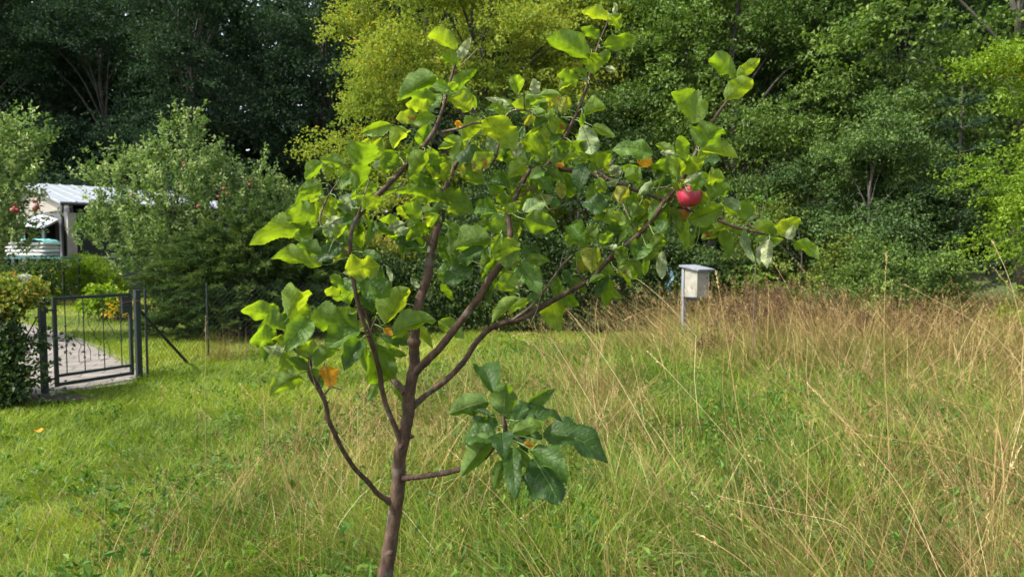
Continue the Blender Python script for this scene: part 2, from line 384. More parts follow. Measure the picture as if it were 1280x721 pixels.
tree('broadleaf_tree', 'large leaved green tree overhanging the top right corner', 'tree', (9.4, 12.2, 0), 9, (8.4, 12.2, 5.9), (3.0, 2.0, 2.6), M_GREEN, 15,
     nl=34, lr=.7, ns=1600, nper=22, leaf=.10, sl=.6, r0=.13, nlimb=20)
tree('grey_green_shrub', 'tall grey green shrub in front of the dark tree', 'shrub', (6.1, 11.6, 0), 4, (6.0, 11.6, 2.15), (1.45, 1.1, 2.0), M_BLUISH, 16,
     nl=34, lr=.42, ns=2000, nper=22, leaf=.06, sl=.4, r0=.05, nlimb=22)
tree('lime_shrub', 'bright lime green bush with small leaves at the right edge', 'shrub', (6.9, 8.9, 0), 4, (7.3, 8.9, 2.2), (2.0, 1.0, 2.35), M_LIME, 17,
     nl=38, lr=.42, ns=2700, nper=22, leaf=.05, sl=.36, r0=.05, nlimb=24, mix=lambda O: ((vnoise(O[:, 0], O[:, 2], .35, 8) > .80) & (O[:, 2] > 2.4)).astype(int)).children[0].data.materials.append(M_GOLD)
tree('lime_shrub', 'low mid green bush between the grey green shrub and the dry grass', 'shrub', (5.6, 9.9, 0), 2, (5.6, 9.9, .85), (.9, .8, .75), M_GREEN, 18,
     nl=20, lr=.32, ns=900, nper=20, leaf=.05, sl=.34, r0=.03, nlimb=12)
tree('dark_shrub', 'dark green shrub under the mid green tree right of the box', 'shrub', (3.9, 12.6, 0), 3, (4.0, 12.8, 1.3), (1.7, 1.0, 1.3), M_DARK, 19,
     nl=26, lr=.42, ns=1500, nper=20, leaf=.065, sl=.4, r0=.05, nlimb=14)
tree('layered_shrub', 'yellowish shrub with flat layered branches behind the drooping apple twig', 'shrub', (5.0, 11.5, 0), 3, (4.75, 11.4, 1.4), (1.0, .7, .9), M_OLIVE, 20,
     nl=14, lr=.34, ns=420, nper=22, leaf=.06, sl=.55, r0=.03, nlimb=12, droop=.1, spread=.25)
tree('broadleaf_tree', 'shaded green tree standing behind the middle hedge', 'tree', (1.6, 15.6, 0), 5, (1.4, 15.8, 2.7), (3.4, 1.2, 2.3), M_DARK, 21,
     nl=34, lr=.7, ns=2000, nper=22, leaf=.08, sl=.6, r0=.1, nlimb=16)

def hedge(name, label, x0, x1, yc, depth, h, mat, seed, ns, leaf, top=None, z0=.05, nper=16, uneven=.18, rz=0.0):
    rng = np.random.default_rng(seed); base = ((x0 + x1) / 2, yc, 0); root = empty(name, base, label, 'hedge')
    X = rng.uniform(x0, x1, ns); Yr = rng.uniform(-.5, .5, ns); face = rng.random(ns)
    hh = h * (1 + uneven * (vnoise(X, X * 0, .7, seed) - .5) * 2)
    Z = z0 + rng.random(ns) * (hh - z0)
    front = face < .62
    Yr = np.where(front, -.5 + rng.random(ns) * .25, Yr); Z = np.where(~front & (face < .85), hh - rng.random(ns) * .15, Z)
    O = np.stack([X, yc + Yr * depth, Z], -1)
    A = np.stack([rng.normal(size=ns) * .5, np.where(front, -.7, 0) + rng.normal(size=ns) * .3, np.where(Z > hh - .25, .9, .2) + rng.normal(size=ns) * .3], -1)
    rs = rng.random(ns); mb = MB()
    sel = (Z > hh - .16 - rng.random(ns) * .12) if top is not None else np.zeros(ns, bool)
    if (~sel).any(): sprays(mb, rng, O[~sel], A[~sel], leaf * 5, nper, leaf, .6, rs[~sel], 0, .5)
    if sel.any(): sprays(mb, rng, O[sel], A[sel], leaf * 5, nper, leaf, .6, rs[sel], 1, .5)
    mb.build('foliage', [mat] + ([top] if top is not None else []), root)
    st = MB()
    for k in range(int((x1 - x0) * 3) + 2):
        x = rng.uniform(x0 + .1, x1 - .1); y = yc + rng.uniform(-.3, .3) * depth
        tube(st, smooth_path([(x, y, 0), (x + rng.normal() * .08, y, h * .45), (x + rng.normal() * .15, y + rng.normal() * .1, h * .85)], 7), np.linspace(.018, .006, 7), 5, .5, .1, rng)
    st.build('stems', OLDBARK, root)['kind'] = 'stuff'
    return root
hedge('bronze_hedge', 'clipped hedge with yellow and bronze top left of the middle', -3.7, -.9, 14.3, .9, 1.62, M_DARK, 31, 1500, .075, M_HEDGETOP)
hedge('dark_hedge', 'dark green hedge across the middle behind the tall grass', -1.7, 4.4, 13.0, 1.0, 1.75, M_DARK, 32, 2600, .07, uneven=.3)
hedge('low_hedge', 'low dark hedge in front of the cushions by the shed', -16.6, -12.3, 18.8, 1.0, 1.0, M_DARK, 33, 1100, .08)
gh = hedge('gate_hedge', 'glossy dark hedge with reddish shoot tips left of the garden gate', -7.4, -4.80, 6.86, .42, 1.03, M_DARK, 34, 2600, .06, M_HEDGETOP, uneven=.12)

def rose(root):
    c = np.array((-4.86, 6.8, 1.22)); mb = MB()
    for k in range(4):
        n = 5 + k; R = .018 + .010 * k
        for j in range(n):
            a = 2 * math.pi * (j + .5 * (k % 2)) / n; d = np.array((math.cos(a), math.sin(a), 0)); s = np.array((-d[1], d[0], 0)); w_ = R * .75
            g = [c + d * R * .35 * 1 + s * w_ * .3 * q for q in (-1, 1)] + [c + d * R * 1.05 + s * w_ * q + (0, 0, .075 - .004 * k) for q in (1, -1)] + [c + d * R * 1.1 + (0, 0, .085 - .005 * k)]
            mb.add(np.array(g), [(0, 1, 4), (1, 2, 4), (0, 4, 3)])
    tube(mb, [c - (0, 0, .05), c], [.004, .006], 5)
    mb.build('rose_bloom', solid('white_petal', (.75, .75, .68), (.65, .66, .58), 40, .6), root)['label'] = 'white rose bloom on top of the gate hedge'
rose(gh)

def shrub_dome(name, label, C, R, mat, seed, ns, leaf, nper=22, wid=.6, sl=.3, upright=.6, cat='shrub'):
    rng = np.random.default_rng(seed); root = empty(name, (C[0], C[1], 0), label, cat)
    d = rdir(rng, ns); d[:, 2] = np.abs(d[:, 2]); O = np.array(C) * (1, 1, 0) + d * np.array(R) * (rng.uniform(.6, .98, ns)[:, None]) + (0, 0, .05)
    A = d + (0, 0, upright); mb = MB(); sprays(mb, rng, O, A, sl, nper, leaf, wid, rng.random(ns), 0, .35, .15)
    mb.build('foliage', mat, root)
    st = MB()
    for k in range(14):
        e = np.array(C) * (1, 1, 0) + d[k] * np.array(R) * .7
        tube(st, smooth_path([(C[0], C[1], 0), (C[0] * .6 + e[0] * .4, C[1] * .6 + e[1] * .4, R[2] * .3), e], 7), np.linspace(.02, .005, 7), 5)
    st.build('stems', OLDBARK, root); return root
shrub_dome('round_shrub', 'rounded green shrub on the lawn beyond the garden gate', (-13.2, 21, 0), (1.15, 1.0, 1.2), M_LIME, 41, 900, .07, 22, .35)
shrub_dome('golden_shrub', 'small yellow leaved shrub seen through the top of the gate', (-8.9, 14.9, 0), (.38, .35, .62), M_LIME, 42, 170, .09, 14, .6, .25)
shrub_dome('golden_shrub', 'very small golden plant on the lawn in front of the yellow shrub', (-8.3, 14.4, 0), (.25, .22, .3), M_GOLD, 43, 14, .07, 10, .6, .2)

def juniper():
    rng = np.random.default_rng(51); C = np.array((-4.55, 11.9, 0)); root = empty('juniper', C, 'broad feathery dark juniper behind the chain link fence', 'juniper')
    mb = MB(); ns = 1150
    a = rng.uniform(0, 2 * np.pi, ns); el = rng.uniform(-.1, 1.25, ns)
    O = C + np.stack([np.cos(a) * rng.uniform(.2, 1.7, ns), np.sin(a) * rng.uniform(.1, .85, ns), rng.uniform(.1, 2.05, ns)], -1)
    O[:, 2] *= 1 - .22 * np.abs(O[:, 0] - C[0] - .3)
    A = np.stack([np.cos(a) * np.cos(el), np.sin(a) * np.cos(el) - .15, np.sin(el) + .15], -1)
    L = rng.uniform(.35, .75, ns); sp = rng.random(ns)
    # every frond: 26 side shoots of fine needles
    q = 30; t = np.linspace(.12, 1, q)[None, :, None]; An = nrm(A)[:, None]
    P = O[:, None] + An * L[:, None, None] * t; P[..., 2] -= .3 * (L[:, None] * t[..., 0] ** 2)
    side = nrm(np.cross(An, (0, 0, 1.)) + rng.normal(size=(ns, q, 3)) * .35) * np.where(np.arange(q) % 2, 1, -1)[None, :, None]
    D = An * .8 + side * .7; N = np.zeros_like(D) + (0, 0, 1) + rng.normal(size=D.shape) * .5
    n = ns * q; LL = (.17 * (1.1 - t[..., 0] * .7) * np.ones((ns, 1))).reshape(n)
    leaves(mb, P.reshape(n, 3), D.reshape(n, 3), N.reshape(n, 3), LL, LL * .16, np.clip(np.repeat(sp, q) * .5 + rng.random(n) * .3 + t[..., 0].repeat(ns, 0).reshape(n) * .25, 0, 1), 0, .4)
    P2 = P + side * .05; D2 = An * 1.0 + rng.normal(size=D.shape) * .5
    leaves(mb, P2.reshape(n, 3), D2.reshape(n, 3), N.reshape(n, 3), LL * .8, LL * .16, np.clip(np.repeat(sp, q) * .5 + rng.random(n) * .4, 0, 1), 0, .4)
    mb.build('foliage', M_JUNI, root)
    st = MB()
    for k in range(60):
        tube(st, smooth_path([C + rng.normal(size=3) * (.1, .1, 0), (C + O[k]) / 2 - (0, 0, .1), O[k], O[k] + nrm(A[k]) * L[k] * .7], 9), np.linspace(.025, .004, 9), 5)
    st.build('stems', OLDBARK, root)
juniper()

def old_apple(name, label, base, lobes, seed, ns, nper, leaf, fruits, trunkr=.1):
    rng = np.random.default_rng(seed); root = empty(name, base, label, 'apple tree'); mb = MB()
    LC = np.array([l[0] for l in lobes]); LR = np.array([l[1] for l in lobes]); wgt = LR ** 2; i = rng.choice(len(lobes), ns, p=wgt / wgt.sum())
    d = rdir(rng, ns); O = LC[i] + d * LR[i][:, None] * rng.uniform(.3, .95, ns)[:, None]
    A = d * .45 + (0, 0, .85) + rng.normal(size=(ns, 3)) * .25
    sprays(mb, rng, O, A, rng.uniform(.25, .7, ns), nper, leaf, .5, rng.random(ns), 0, .13, -.08, .3, .9)
    mb.build('crown', M_SILVER, root)
    C = LC.mean(0)
    wood(rng, base, (C[0], C[1], C[2] + .5), trunkr, LC, len(LC), 7).build('trunk', OLDBARK, root, True)
    for k, p in enumerate(fruits):
        f = MB(); ball(f, p, .03 + .006 * (k % 3), 10, 8)
        tube(f, [np.array(p) + (0, 0, .045), np.array(p) + (.01, 0, .12)], [.004, .003], 5)
        tag(f.build('apple', M_RED, None, True), ('ripe red apple hanging in the left edge apple tree' if name_is_left(base) else 'ripe red apple hanging in the old apple tree before the shed'), 'apple', 'apples hanging in the ' + ('left edge apple tree' if name_is_left(base) else 'old apple tree'))
def name_is_left(b): return b[1] < 14
def ball(mb, c, R, nu=16, nv=12, dent=.12, r=.5):
    u = np.linspace(0, 2 * np.pi, nu, endpoint=False); v = np.linspace(0, np.pi, nv)
    rr = R * (np.sin(v) ** .92) * (1 + .04 * np.cos(v)); z = R * .96 * np.cos(v)
    z = z - dent * R * np.exp(-(v / .35) ** 2) * 2 + dent * R * np.exp(-((np.pi - v) / .3) ** 2) * 1.4
    V = np.stack([rr[:, None] * np.cos(u), rr[:, None] * np.sin(u), np.repeat(z[:, None], nu, 1)], -1) + np.array(c)
    i = np.arange(nv - 1)[:, None]; j = np.arange(nu)[None]
    mb.add(V.reshape(-1, 3), np.stack([i * nu + j, (i + 1) * nu + j, (i + 1) * nu + (j + 1) % nu, i * nu + (j + 1) % nu], -1).reshape(-1, 4), r)

Lb = [(at(x, y, d), r * .86) for x, y, d, r in ((232, 165, 17, .42), (225, 195, 17.2, .62), (190, 215, 17, .55), (262, 220, 17, .7), (212, 250, 16.6, .95), (155, 215, 17, .35), (130, 225, 16.8, .45), (150, 265, 17, .75),
      (270, 265, 16.8, .7), (130, 300, 16.8, .7), (190, 300, 16.5, .95), (240, 300, 16.8, .8), (325, 232, 17.3, .5), (300, 245, 17.4, .45), (345, 255, 17.6, .55), (310, 275, 17, .6), (170, 335, 16.6, .55), (220, 340, 16.6, .7))]
old_apple('old_apple_tree', 'old grey green apple tree with small red apples in front of the shed', (-8.4, 17, 0), Lb, 61, 1050, 20, .105,
          [at(x, y, d) for x, y, d in ((229, 204, 16.2), (231, 208, 16.3), (170, 225, 16.4), (165, 244, 16.0), (273, 246, 15.9), (280, 236, 16.0), (284, 242, 16.1), (312, 231, 16.7), (248, 258, 15.8), (313, 226, 16.8))])
Lb = [(at(x, y, d), r) for x, y, d, r in ((-30, 190, 11.5, .6), (20, 195, 11.5, .32), (45, 188, 11.6, .2), (5, 225, 11.3, .5), (-40, 240, 11.5, .8), (18, 250, 11.2, .35), (-10, 290, 11.2, .6), (12, 305, 11.2, .3), (-50, 330, 11.3, .8))]
old_apple('old_apple_tree', 'apple tree reaching in from the left edge with red apples', (-9.4, 11.6, 0), Lb, 62, 620, 24, .08,
          [at(x, y, d) for x, y, d in ((18, 260, 10.8), (21, 263, 10.8), (16, 263, 10.7), (43, 252, 11), (46, 258, 11), (44, 261, 11))], .08)

tree('dark_shrub', 'low dark shrub between the juniper and the bronze topped hedge', 'shrub', (-2.9, 12.4, 0), 2, (-2.9, 12.4, .75), (.8, .6, .75), M_DARK, 22,
     nl=16, lr=.34, ns=800, nper=20, leaf=.055, sl=.3, r0=.03, nlimb=10)

def pine():
    rng = np.random.default_rng(71); base = np.array((7.15, 11.0, 0)); root = empty('young_pine', base, 'small bluish pine half hidden behind the lime green bush', 'pine tree'); mb = MB()
    tips = []
    for z in np.arange(.8, 3.9, .38):
        for k in range(6):
            a = rng.uniform(0, 6.28); L = (4.2 - z) * .3 + .15; d = np.array((math.cos(a), math.sin(a), .25)); tips.append((base + (0, 0, z), base + (0, 0, z) + d * L))
    P = []; D = []
    for s, e in tips:
        for t in np.linspace(.35, 1, 9):
            p = s + (e - s) * t; P += [p] * 34; D += list(nrm(rng.normal(size=(34, 3)) * .8 + nrm(e - s)))
    P = np.array(P); D = np.array(D); n = len(P); leaves(mb, P, D, rdir(rng, n), rng.uniform(.06, .1, n), .004, rng.random(n), 0, .1)
    mb.build('crown', M_PINE, root); st = MB(); tube(st, [base, base + (0, 0, 2), base + (0, 0, 4.1)], [.06, .04, .01], 7)
    for s, e in tips: tube(st, [s, e], [.014, .005], 5)
    st.build('trunk', OLDBARK, root)
pine()

# ------------------------------------------------------------------ shed and garden things behind the gate
def shed():
    u = np.array((.72, .69, 0)); u /= np.linalg.norm(u); g = np.array((-u[1], u[0], 0)); C = np.array((-14.2, 22.0, 0))
    W, Lh, W2 = 6.7, 5.3, 3.2; ez, az = 3.02, 4.05; ez2 = az - (az - ez) * W2 / W
    p = lambda a, b, z: C + u * a + g * b + np.array((0, 0, z))
    root = empty('garden_shed', C, 'low garden shed with pale metal roof and grey panelled walls', 'shed')
    grey = solid('grey_boards', (.075, .075, .085), (.045, .045, .052), 30, .7, .3, (1, 1, .1)); cream = solid('cream_boards', (.27, .245, .21), (.22, .20, .17), 8, .7)
    roofm = solid('pale_roof_sheet', (.27, .30, .33), (.23, .255, .28), 3, .4); dk = solid('dark_glazing_and_shade', (.02, .022, .025), (.03, .03, .035), 2, .15); blk = solid('black_pipe', (.012, .012, .014), None, 5, .4)  # dark tone serves the glazing and the painted shade under the lean-to
    mb = MB(); T = .12
    hexa(mb, [p(0, 0, 0), p(0, W, 0), p(T, W, 0), p(T, 0, 0)], [p(0, 0, 2.86), p(0, W, 2.86), p(T, W, 2.86), p(T, 0, 2.86)])
    hexa(mb, [p(0, W, 0), p(0, W + W2, 0), p(T, W + W2, 0), p(T, W, 0)], [p(0, W, 2.72), p(0, W + W2, 2.72), p(T, W + W2, 2.72), p(T, W, 2.72)])
    hexa(mb, [p(Lh, 0, 0), p(Lh, W + W2, 0), p(Lh - T, W + W2, 0), p(Lh - T, 0, 0)], [p(Lh, 0, ez - .05), p(Lh, W + W2, ez - .05), p(Lh - T, W + W2, ez - .05), p(Lh - T, 0, ez - .05)])
    hexa(mb, [p(T, 0, 0), p(Lh - T, 0, 0), p(Lh - T, T, 0), p(T, T, 0)], [p(T, 0, 1.25), p(Lh - T, 0, 1.25), p(Lh - T, T, 1.25), p(T, T, 1.25)])
    mb.build('wall', grey, root)
    mb = MB()
    hexa(mb, [p(-.01, -.01, 2.862), p(-.01, W, 2.862), p(.1, W, 2.862), p(.1, -.01, 2.862)], [p(-.01, -.01, ez - .03), p(-.01, W, az - .04), p(.1, W, az - .04), p(.1, -.01, ez - .03)])
    hexa(mb, [p(-.01, W, 2.72), p(-.01, W + W2, 2.72), p(.1, W + W2, 2.72), p(.1, W, 2.72)], [p(-.01, W, az - .04), p(-.01, W + W2, ez2 - .04), p(.1, W + W2, ez2 - .04), p(.1, W, az - .04)])
    mb.build('gable', cream, root)
    for b in (.9, 2.4, 3.9, 5.4):
        m_ = MB(); hexa(m_, [p(-.04, b, .1), p(-.04, b + .09, .1), p(-.005, b + .09, .1), p(-.005, b, .1)], [p(-.04, b, 2.7), p(-.04, b + .09, 2.7), p(-.005, b + .09, 2.7), p(-.005, b, 2.7)]); m_.build('batten', cream, root)
    m_ = MB(); hexa(m_, [p(-.06, -.06, 0), p(-.06, .16, 0), p(.18, .16, 0), p(.18, -.06, 0)], [p(-.06, -.06, 2.71), p(-.06, .16, 2.71), p(.18, .16, 2.71), p(.18, -.06, 2.71)]); m_.build('corner_post', cream, root)
    for k in range(3):
        a0, a1 = .2 + k * 1.7, .2 + k * 1.7 + 1.62
        m_ = MB(); hexa(m_, [p(a0, .03, 1.3), p(a1, .03, 1.3), p(a1, .09, 1.3), p(a0, .09, 1.3)], [p(a0, .03, 2.85), p(a1, .03, 2.85), p(a1, .09, 2.85), p(a0, .09, 2.85)]); m_.build('window', dk, root)
    m_ = MB(); hexa(m_, [p(.2, -.05, 1.25), p(Lh, -.05, 1.25), p(Lh, .1, 1.25), p(.2, .1, 1.25)], [p(.2, -.05, 1.32), p(Lh, -.05, 1.32), p(Lh, .1, 1.32), p(.2, .1, 1.32)]); m_.build('window_sill', cream, root)
    mb = MB(); o = .3; sl = (az - ez) / W
    hexa(mb, [p(-o, -o, ez - sl * o), p(Lh + o, -o, ez - sl * o), p(Lh + o, W, az), p(-o, W, az)], [p(-o, -o, ez - sl * o + .07), p(Lh + o, -o, ez - sl * o + .07), p(Lh + o, W, az + .07), p(-o, W, az + .07)])
    hexa(mb, [p(-o, W, az), p(Lh + o, W, az), p(Lh + o, W + W2 + o, ez2), p(-o, W + W2 + o, ez2)], [p(-o, W, az + .07), p(Lh + o, W, az + .07), p(Lh + o, W + W2 + o, ez2 + .07), p(-o, W + W2 + o, ez2 + .07)])
    for k in range(1, 14):
        a = -o + k * (Lh + 2 * o) / 14
        hexa(mb, [p(a, -o, ez - sl * o + .071), p(a + .05, -o, ez - sl * o + .071), p(a + .05, W, az + .071), p(a, W, az + .071)], [p(a, -o, ez - sl * o + .1), p(a + .05, -o, ez - sl * o + .1), p(a + .05, W, az + .1), p(a, W, az + .1)])
    mb.build('roof', roofm, root)
    m_ = MB(); tube(m_, [p(-o, -o - .08, ez - .05), p(Lh + o, -o - .08, ez - .05)], [.045, .045], 8); m_.build('gutter', blk, root)
    m_ = MB(); tube(m_, smooth_path([p(-.25, -o - .08, ez - .07), p(-.15, .3, ez - .35), p(-.12, .35, 2.3), p(-.12, .35, 0.1)], 14), [.05] * 14, 8); m_.build('downpipe', blk, root)
    # lean-to awning against the gable
    a = empty('lean_to', (-14.8, 20.9, 0), 'small open lean-to with grey sheet roof against the shed gable', 'lean-to')
    m_ = MB(); q = [at(12, 279, 21.0), at(55, 283, 20.0), at(73, 274, 22.6), at(52, 268, 23.9)]
    q = [np.array(x) for x in q]; hexa(m_, [x - (0, 0, .06) for x in q], q); m_.build('roof', solid('grey_sheet', (.42, .44, .47), (.33, .35, .38), 6, .5), a)
    for k, x in enumerate((q[0], q[1], q[2])):
        m_ = MB(); c = x * (1, 1, 0) + (np.mean(q, 0) - x) * (.08, .08, 0); box(m_, c + (0, 0, (x[2] - .08) / 2), (.08, .08, x[2] - .1)); m_.build('post', grey, a)
    m_ = MB(); hexa(m_, [q[0] * (1, 1, 0) + (.1, .5, 0), q[2] * (1, 1, 0) + (-.15, .1, 0), q[2] * (1, 1, 0) + (-.15, .16, 0), q[0] * (1, 1, 0) + (.1, .56, 0)], [q[0] + (.1, .5, -.1), q[2] + (-.15, .1, -.1), q[2] + (-.15, .16, -.1), q[0] + (.1, .56, -.1)]); m_.build('shade_panel', dk, a)  # dark sheet added to stand for the shade under the lean-to roof
shed()

def cushions():
    rng = np.random.default_rng(8); c = at(41, 322, 19.8); c[2] = 1.33
    t = empty('garden_table', (c[0], c[1], 0), 'low garden table with a turquoise top under the stacked cushions', 'table')
    m_ = MB(); box(m_, (c[0] + .2, c[1], 1.30), (1.6, .9, .045), .1); m_.build('tabletop', solid('turquoise_top', (.10, .24, .24), (.08, .19, .19), 6, .5), t)
    for sx in (-.6, 1.1):
        for sy in (-.35, .35):
            m_ = MB(); tube(m_, [(c[0] + sx, c[1] + sy, 0), (c[0] + sx, c[1] + sy, 1.25)], [.03, .03], 8); m_.build('leg', GATEPAINT, t)
    cm = solid('striped_cushion', (.62, .60, .55), (.45, .45, .43), 5, .8, .2, (.3, .3, 14))
    names = ('bottom', 'second', 'third', 'top')
    for k in range(4):
        nu = 20; m_ = MB(); z0 = 1.335 + k * .105; v = []
        for zz, s in ((0, .9), (.02, .98), (.05, 1), (.08, .98), (.1, .88)):
            for j in range(nu):
                a = 2 * math.pi * j / nu; ca, sa = math.cos(a), math.sin(a)
                x = math.copysign(abs(ca) ** .2, ca) * .6 * s; y = math.copysign(abs(sa) ** .2, sa) * .38 * s
                v.append((c[0] + x + .03 * (k % 2), c[1] + y, z0 + zz * (1 + .12 * math.sin(a * 3 + k))))
        i = np.arange(4)[:, None]; j = np.arange(nu)[None]; f = np.stack([i * nu + j, i * nu + (j + 1) % nu, (i + 1) * nu + (j + 1) % nu, (i + 1) * nu + j], -1).reshape(-1, 4)
        m_.add(v, f); e = [tuple(np.mean(v[:nu], 0)), tuple(np.mean(v[-nu:], 0))]
        jj = np.arange(nu); m_.add(v[:nu] + [e[0]], np.stack([(jj + 1) % nu, jj, np.full(nu, nu)], -1)); m_.add(v[-nu:] + [e[1]], np.stack([jj, (jj + 1) % nu, np.full(nu, nu)], -1))
        tag(m_.build('cushion', cm, None, True), 'pale striped garden cushion, %s of the pile by the shed' % names[k], 'cushion', 'pile of garden cushions')
    xs, ys = np.meshgrid(np.linspace(-.45, .6, 26), np.linspace(-.42, .42, 18)); Z = 1.77 + .05 * (vnoise(xs, ys, .12, 9)) - .2 * np.clip(np.abs(ys) - .36, 0, 1) - .9 * np.clip(xs - .5, 0, 1) + .03
    V = np.stack([xs + c[0], ys * (1 + .1 * np.sin(xs * 9)) + c[1], Z], -1); ny, nx = xs.shape; i = np.arange(ny - 1)[:, None]; j = np.arange(nx - 1)[None]
    f = np.stack([i * nx + j, i * nx + j + 1, (i + 1) * nx + j + 1, (i + 1) * nx + j], -1).reshape(-1, 4)
    tag(MB().add(V.reshape(-1, 3), f).build('cloth', solid('turquoise_cloth', (.14, .42, .38), (.10, .33, .30), 6, .8), None, True), 'crumpled turquoise cloth lying on the cushion pile', 'cloth')
cushions()

# ------------------------------------------------------------------ gate and fence
P0 = np.array((-4.97, 7.19, 0)); P1 = np.array((-4.44, 8.06, 0))
def gate_and_fence():
    d = P1 - P0; Lg = np.linalg.norm(d); d /= Lg; nn = np.array((d[1], -d[0], 0)); rz = math.atan2(d[1], d[0])
    rust = solid('rusty_wire', (.25, .09, .05), (.15, .05, .03), 60)
    for P, lab in ((P0, 'dark green square gate post beside the hedge'), (P1, 'dark green square gate post at the chain link fence')):
        r_ = empty('gate_post', P, lab, 'gate post'); m_ = MB(); box(m_, P + (0, 0, .5), (.056, .056, 1.1), rz); m_.build('post', GATEPAINT, r_)
        m_ = MB(); box(m_, P + (0, 0, 1.058), (.064, .064, .016), rz); m_.build('cap', GATEPAINT, r_)
    g = empty('garden_gate', P0 + d * .1, 'dark green metal garden gate with thin bars and curved ornaments', 'gate', rz=0)
    q = lambda s, z, o=0: P0 + d * s + nn * o + np.array((0, 0, z))
    a, b = .12, Lg - .085
    m_ = MB()
    for s in (a, b): box(m_, q(s, .555), (.035, .035, .97), rz)
    for z in (.09, 1.02): box(m_, q((a + b) / 2, z), (b - a - .037, .033, .035), rz)
    m_.build('frame', GATEPAINT, g)
    m_ = MB(); box(m_, q((a + b) / 2, .185), (b - a - .037, .03, .03), rz); m_.build('lower_rail', GATEPAINT, g)
    fr = [(.13), (.36), (.62), (.86)]
    for k, t in enumerate(fr):
        s = a + (b - a) * t; m_ = MB(); tube(m_, [q(s, .2), q(s, 1.003)], [.0055, .0055], 6)
        for z in ((.72, .5) if k in (0, 3) else (.8, .35)): ball(m_, q(s, z), .013, 8, 6, 0)
        m_.build('bar', GATEPAINT, g)
    for t in (.36, .62):
        s = a + (b - a) * t; m_ = MB()
        for sg in (-1, 1):
            tube(m_, smooth_path([q(s + sg * .05, .86), q(s + sg * .05, .72), q(s + sg * .105, .62), q(s + sg * .1, .57), q(s + sg * .035, .49), q(s + sg * .06, .42), q(s + sg * .06, .3)], 30), [.0035] * 30, 5)
        for z in (.86, .3): tube(m_, [q(s - .05, z), q(s + .05, z)], [.003, .003], 5)
        m_.build('ornament', GATEPAINT, g)
    m_ = MB(); box(m_, q(b - .055, .90, .002), (.085, .045, .19), rz); m_.build('lock_box', GATEPAINT, g)
    m_ = MB(); tube(m_, smooth_path([q(b - .05, .9, .03), q(b - .05, .9, .07), q(b - .14, .89, .07)], 8), [.007] * 8, 6); m_.build('handle', GATEPAINT, g)
    for z in (.9, .16):
        m_ = MB(); tube(m_, [q(.045, z - .03), q(.045, z + .03)], [.014, .014], 8); box(m_, q(.08, z), (.06, .02, .02), rz); m_.build('hinge', GATEPAINT, g)
    w_ = MB(); tube(w_, smooth_path([q(b - .12, .93, .04), q(b, .945, .06), q(Lg + .05, .94, .055), q(Lg + .12, .95, -.03)], 14), [.003] * 14, 5)
    w_.build('tie_wire', rust, g)
    # chain link fence
    pts = [P1 + d * .1, np.array((-4.3, 9.6, 0)), np.array((-2.6, 10.7, 0))]
    f = empty('chain_link_fence', pts[0], 'thin dark green chain link fence running right from the gate', 'fence')
    wire = MB(); H = 1.0
    posts = [pts[0] + (0, 0, 0)]
    for A, B in zip(pts[:-1], pts[1:]):
        L = np.linalg.norm(B - A); e = (B - A) / L; st = .075; n = int(L / st)
        for k in range(-int(H / st), n + 1):
            for sg in (1, -1):
                s0, s1 = (k * st, k * st + H) if sg == 1 else (k * st + H, k * st)
                z0, z1 = .03, .03 + H; c0, c1 = np.clip(s0, 0, L), np.clip(s1, 0, L)
                if abs(c1 - c0) < .02: continue
                tt = lambda c: z0 + (c - s0) / (s1 - s0) * (z1 - z0)
                tube(wire, [A + e * c0 + (0, 0, tt(c0)), A + e * c1 + (0, 0, tt(c1))], [.0014, .0014], 3, .5, 0, None, False)
        for z in (.06, .55, 1.03): tube(wire, [A + (0, 0, z), B + (0, 0, z)], [.002, .002], 4, .5, 0, None, False)
        m = max(1, round(L / 2.2)); posts += [A + e * L * j / m for j in range(1, m + 1)]
    wire.build('wire_mesh', WIRE, f)
    for P in posts:
        m_ = MB(); tube(m_, [P * (1, 1, 0) + (0, 0, 0), P * (1, 1, 0) + (0, 0, 1.07)], [.014, .014], 8); m_.build('post', GATEPAINT, f)
    m_ = MB(); tube(m_, [P1 + d * .03 + (0, 0, .82), np.array((-4.38, 9.2, -.02))], [.019, .019], 8); m_.build('brace', GATEPAINT, f)
gate_and_fence()

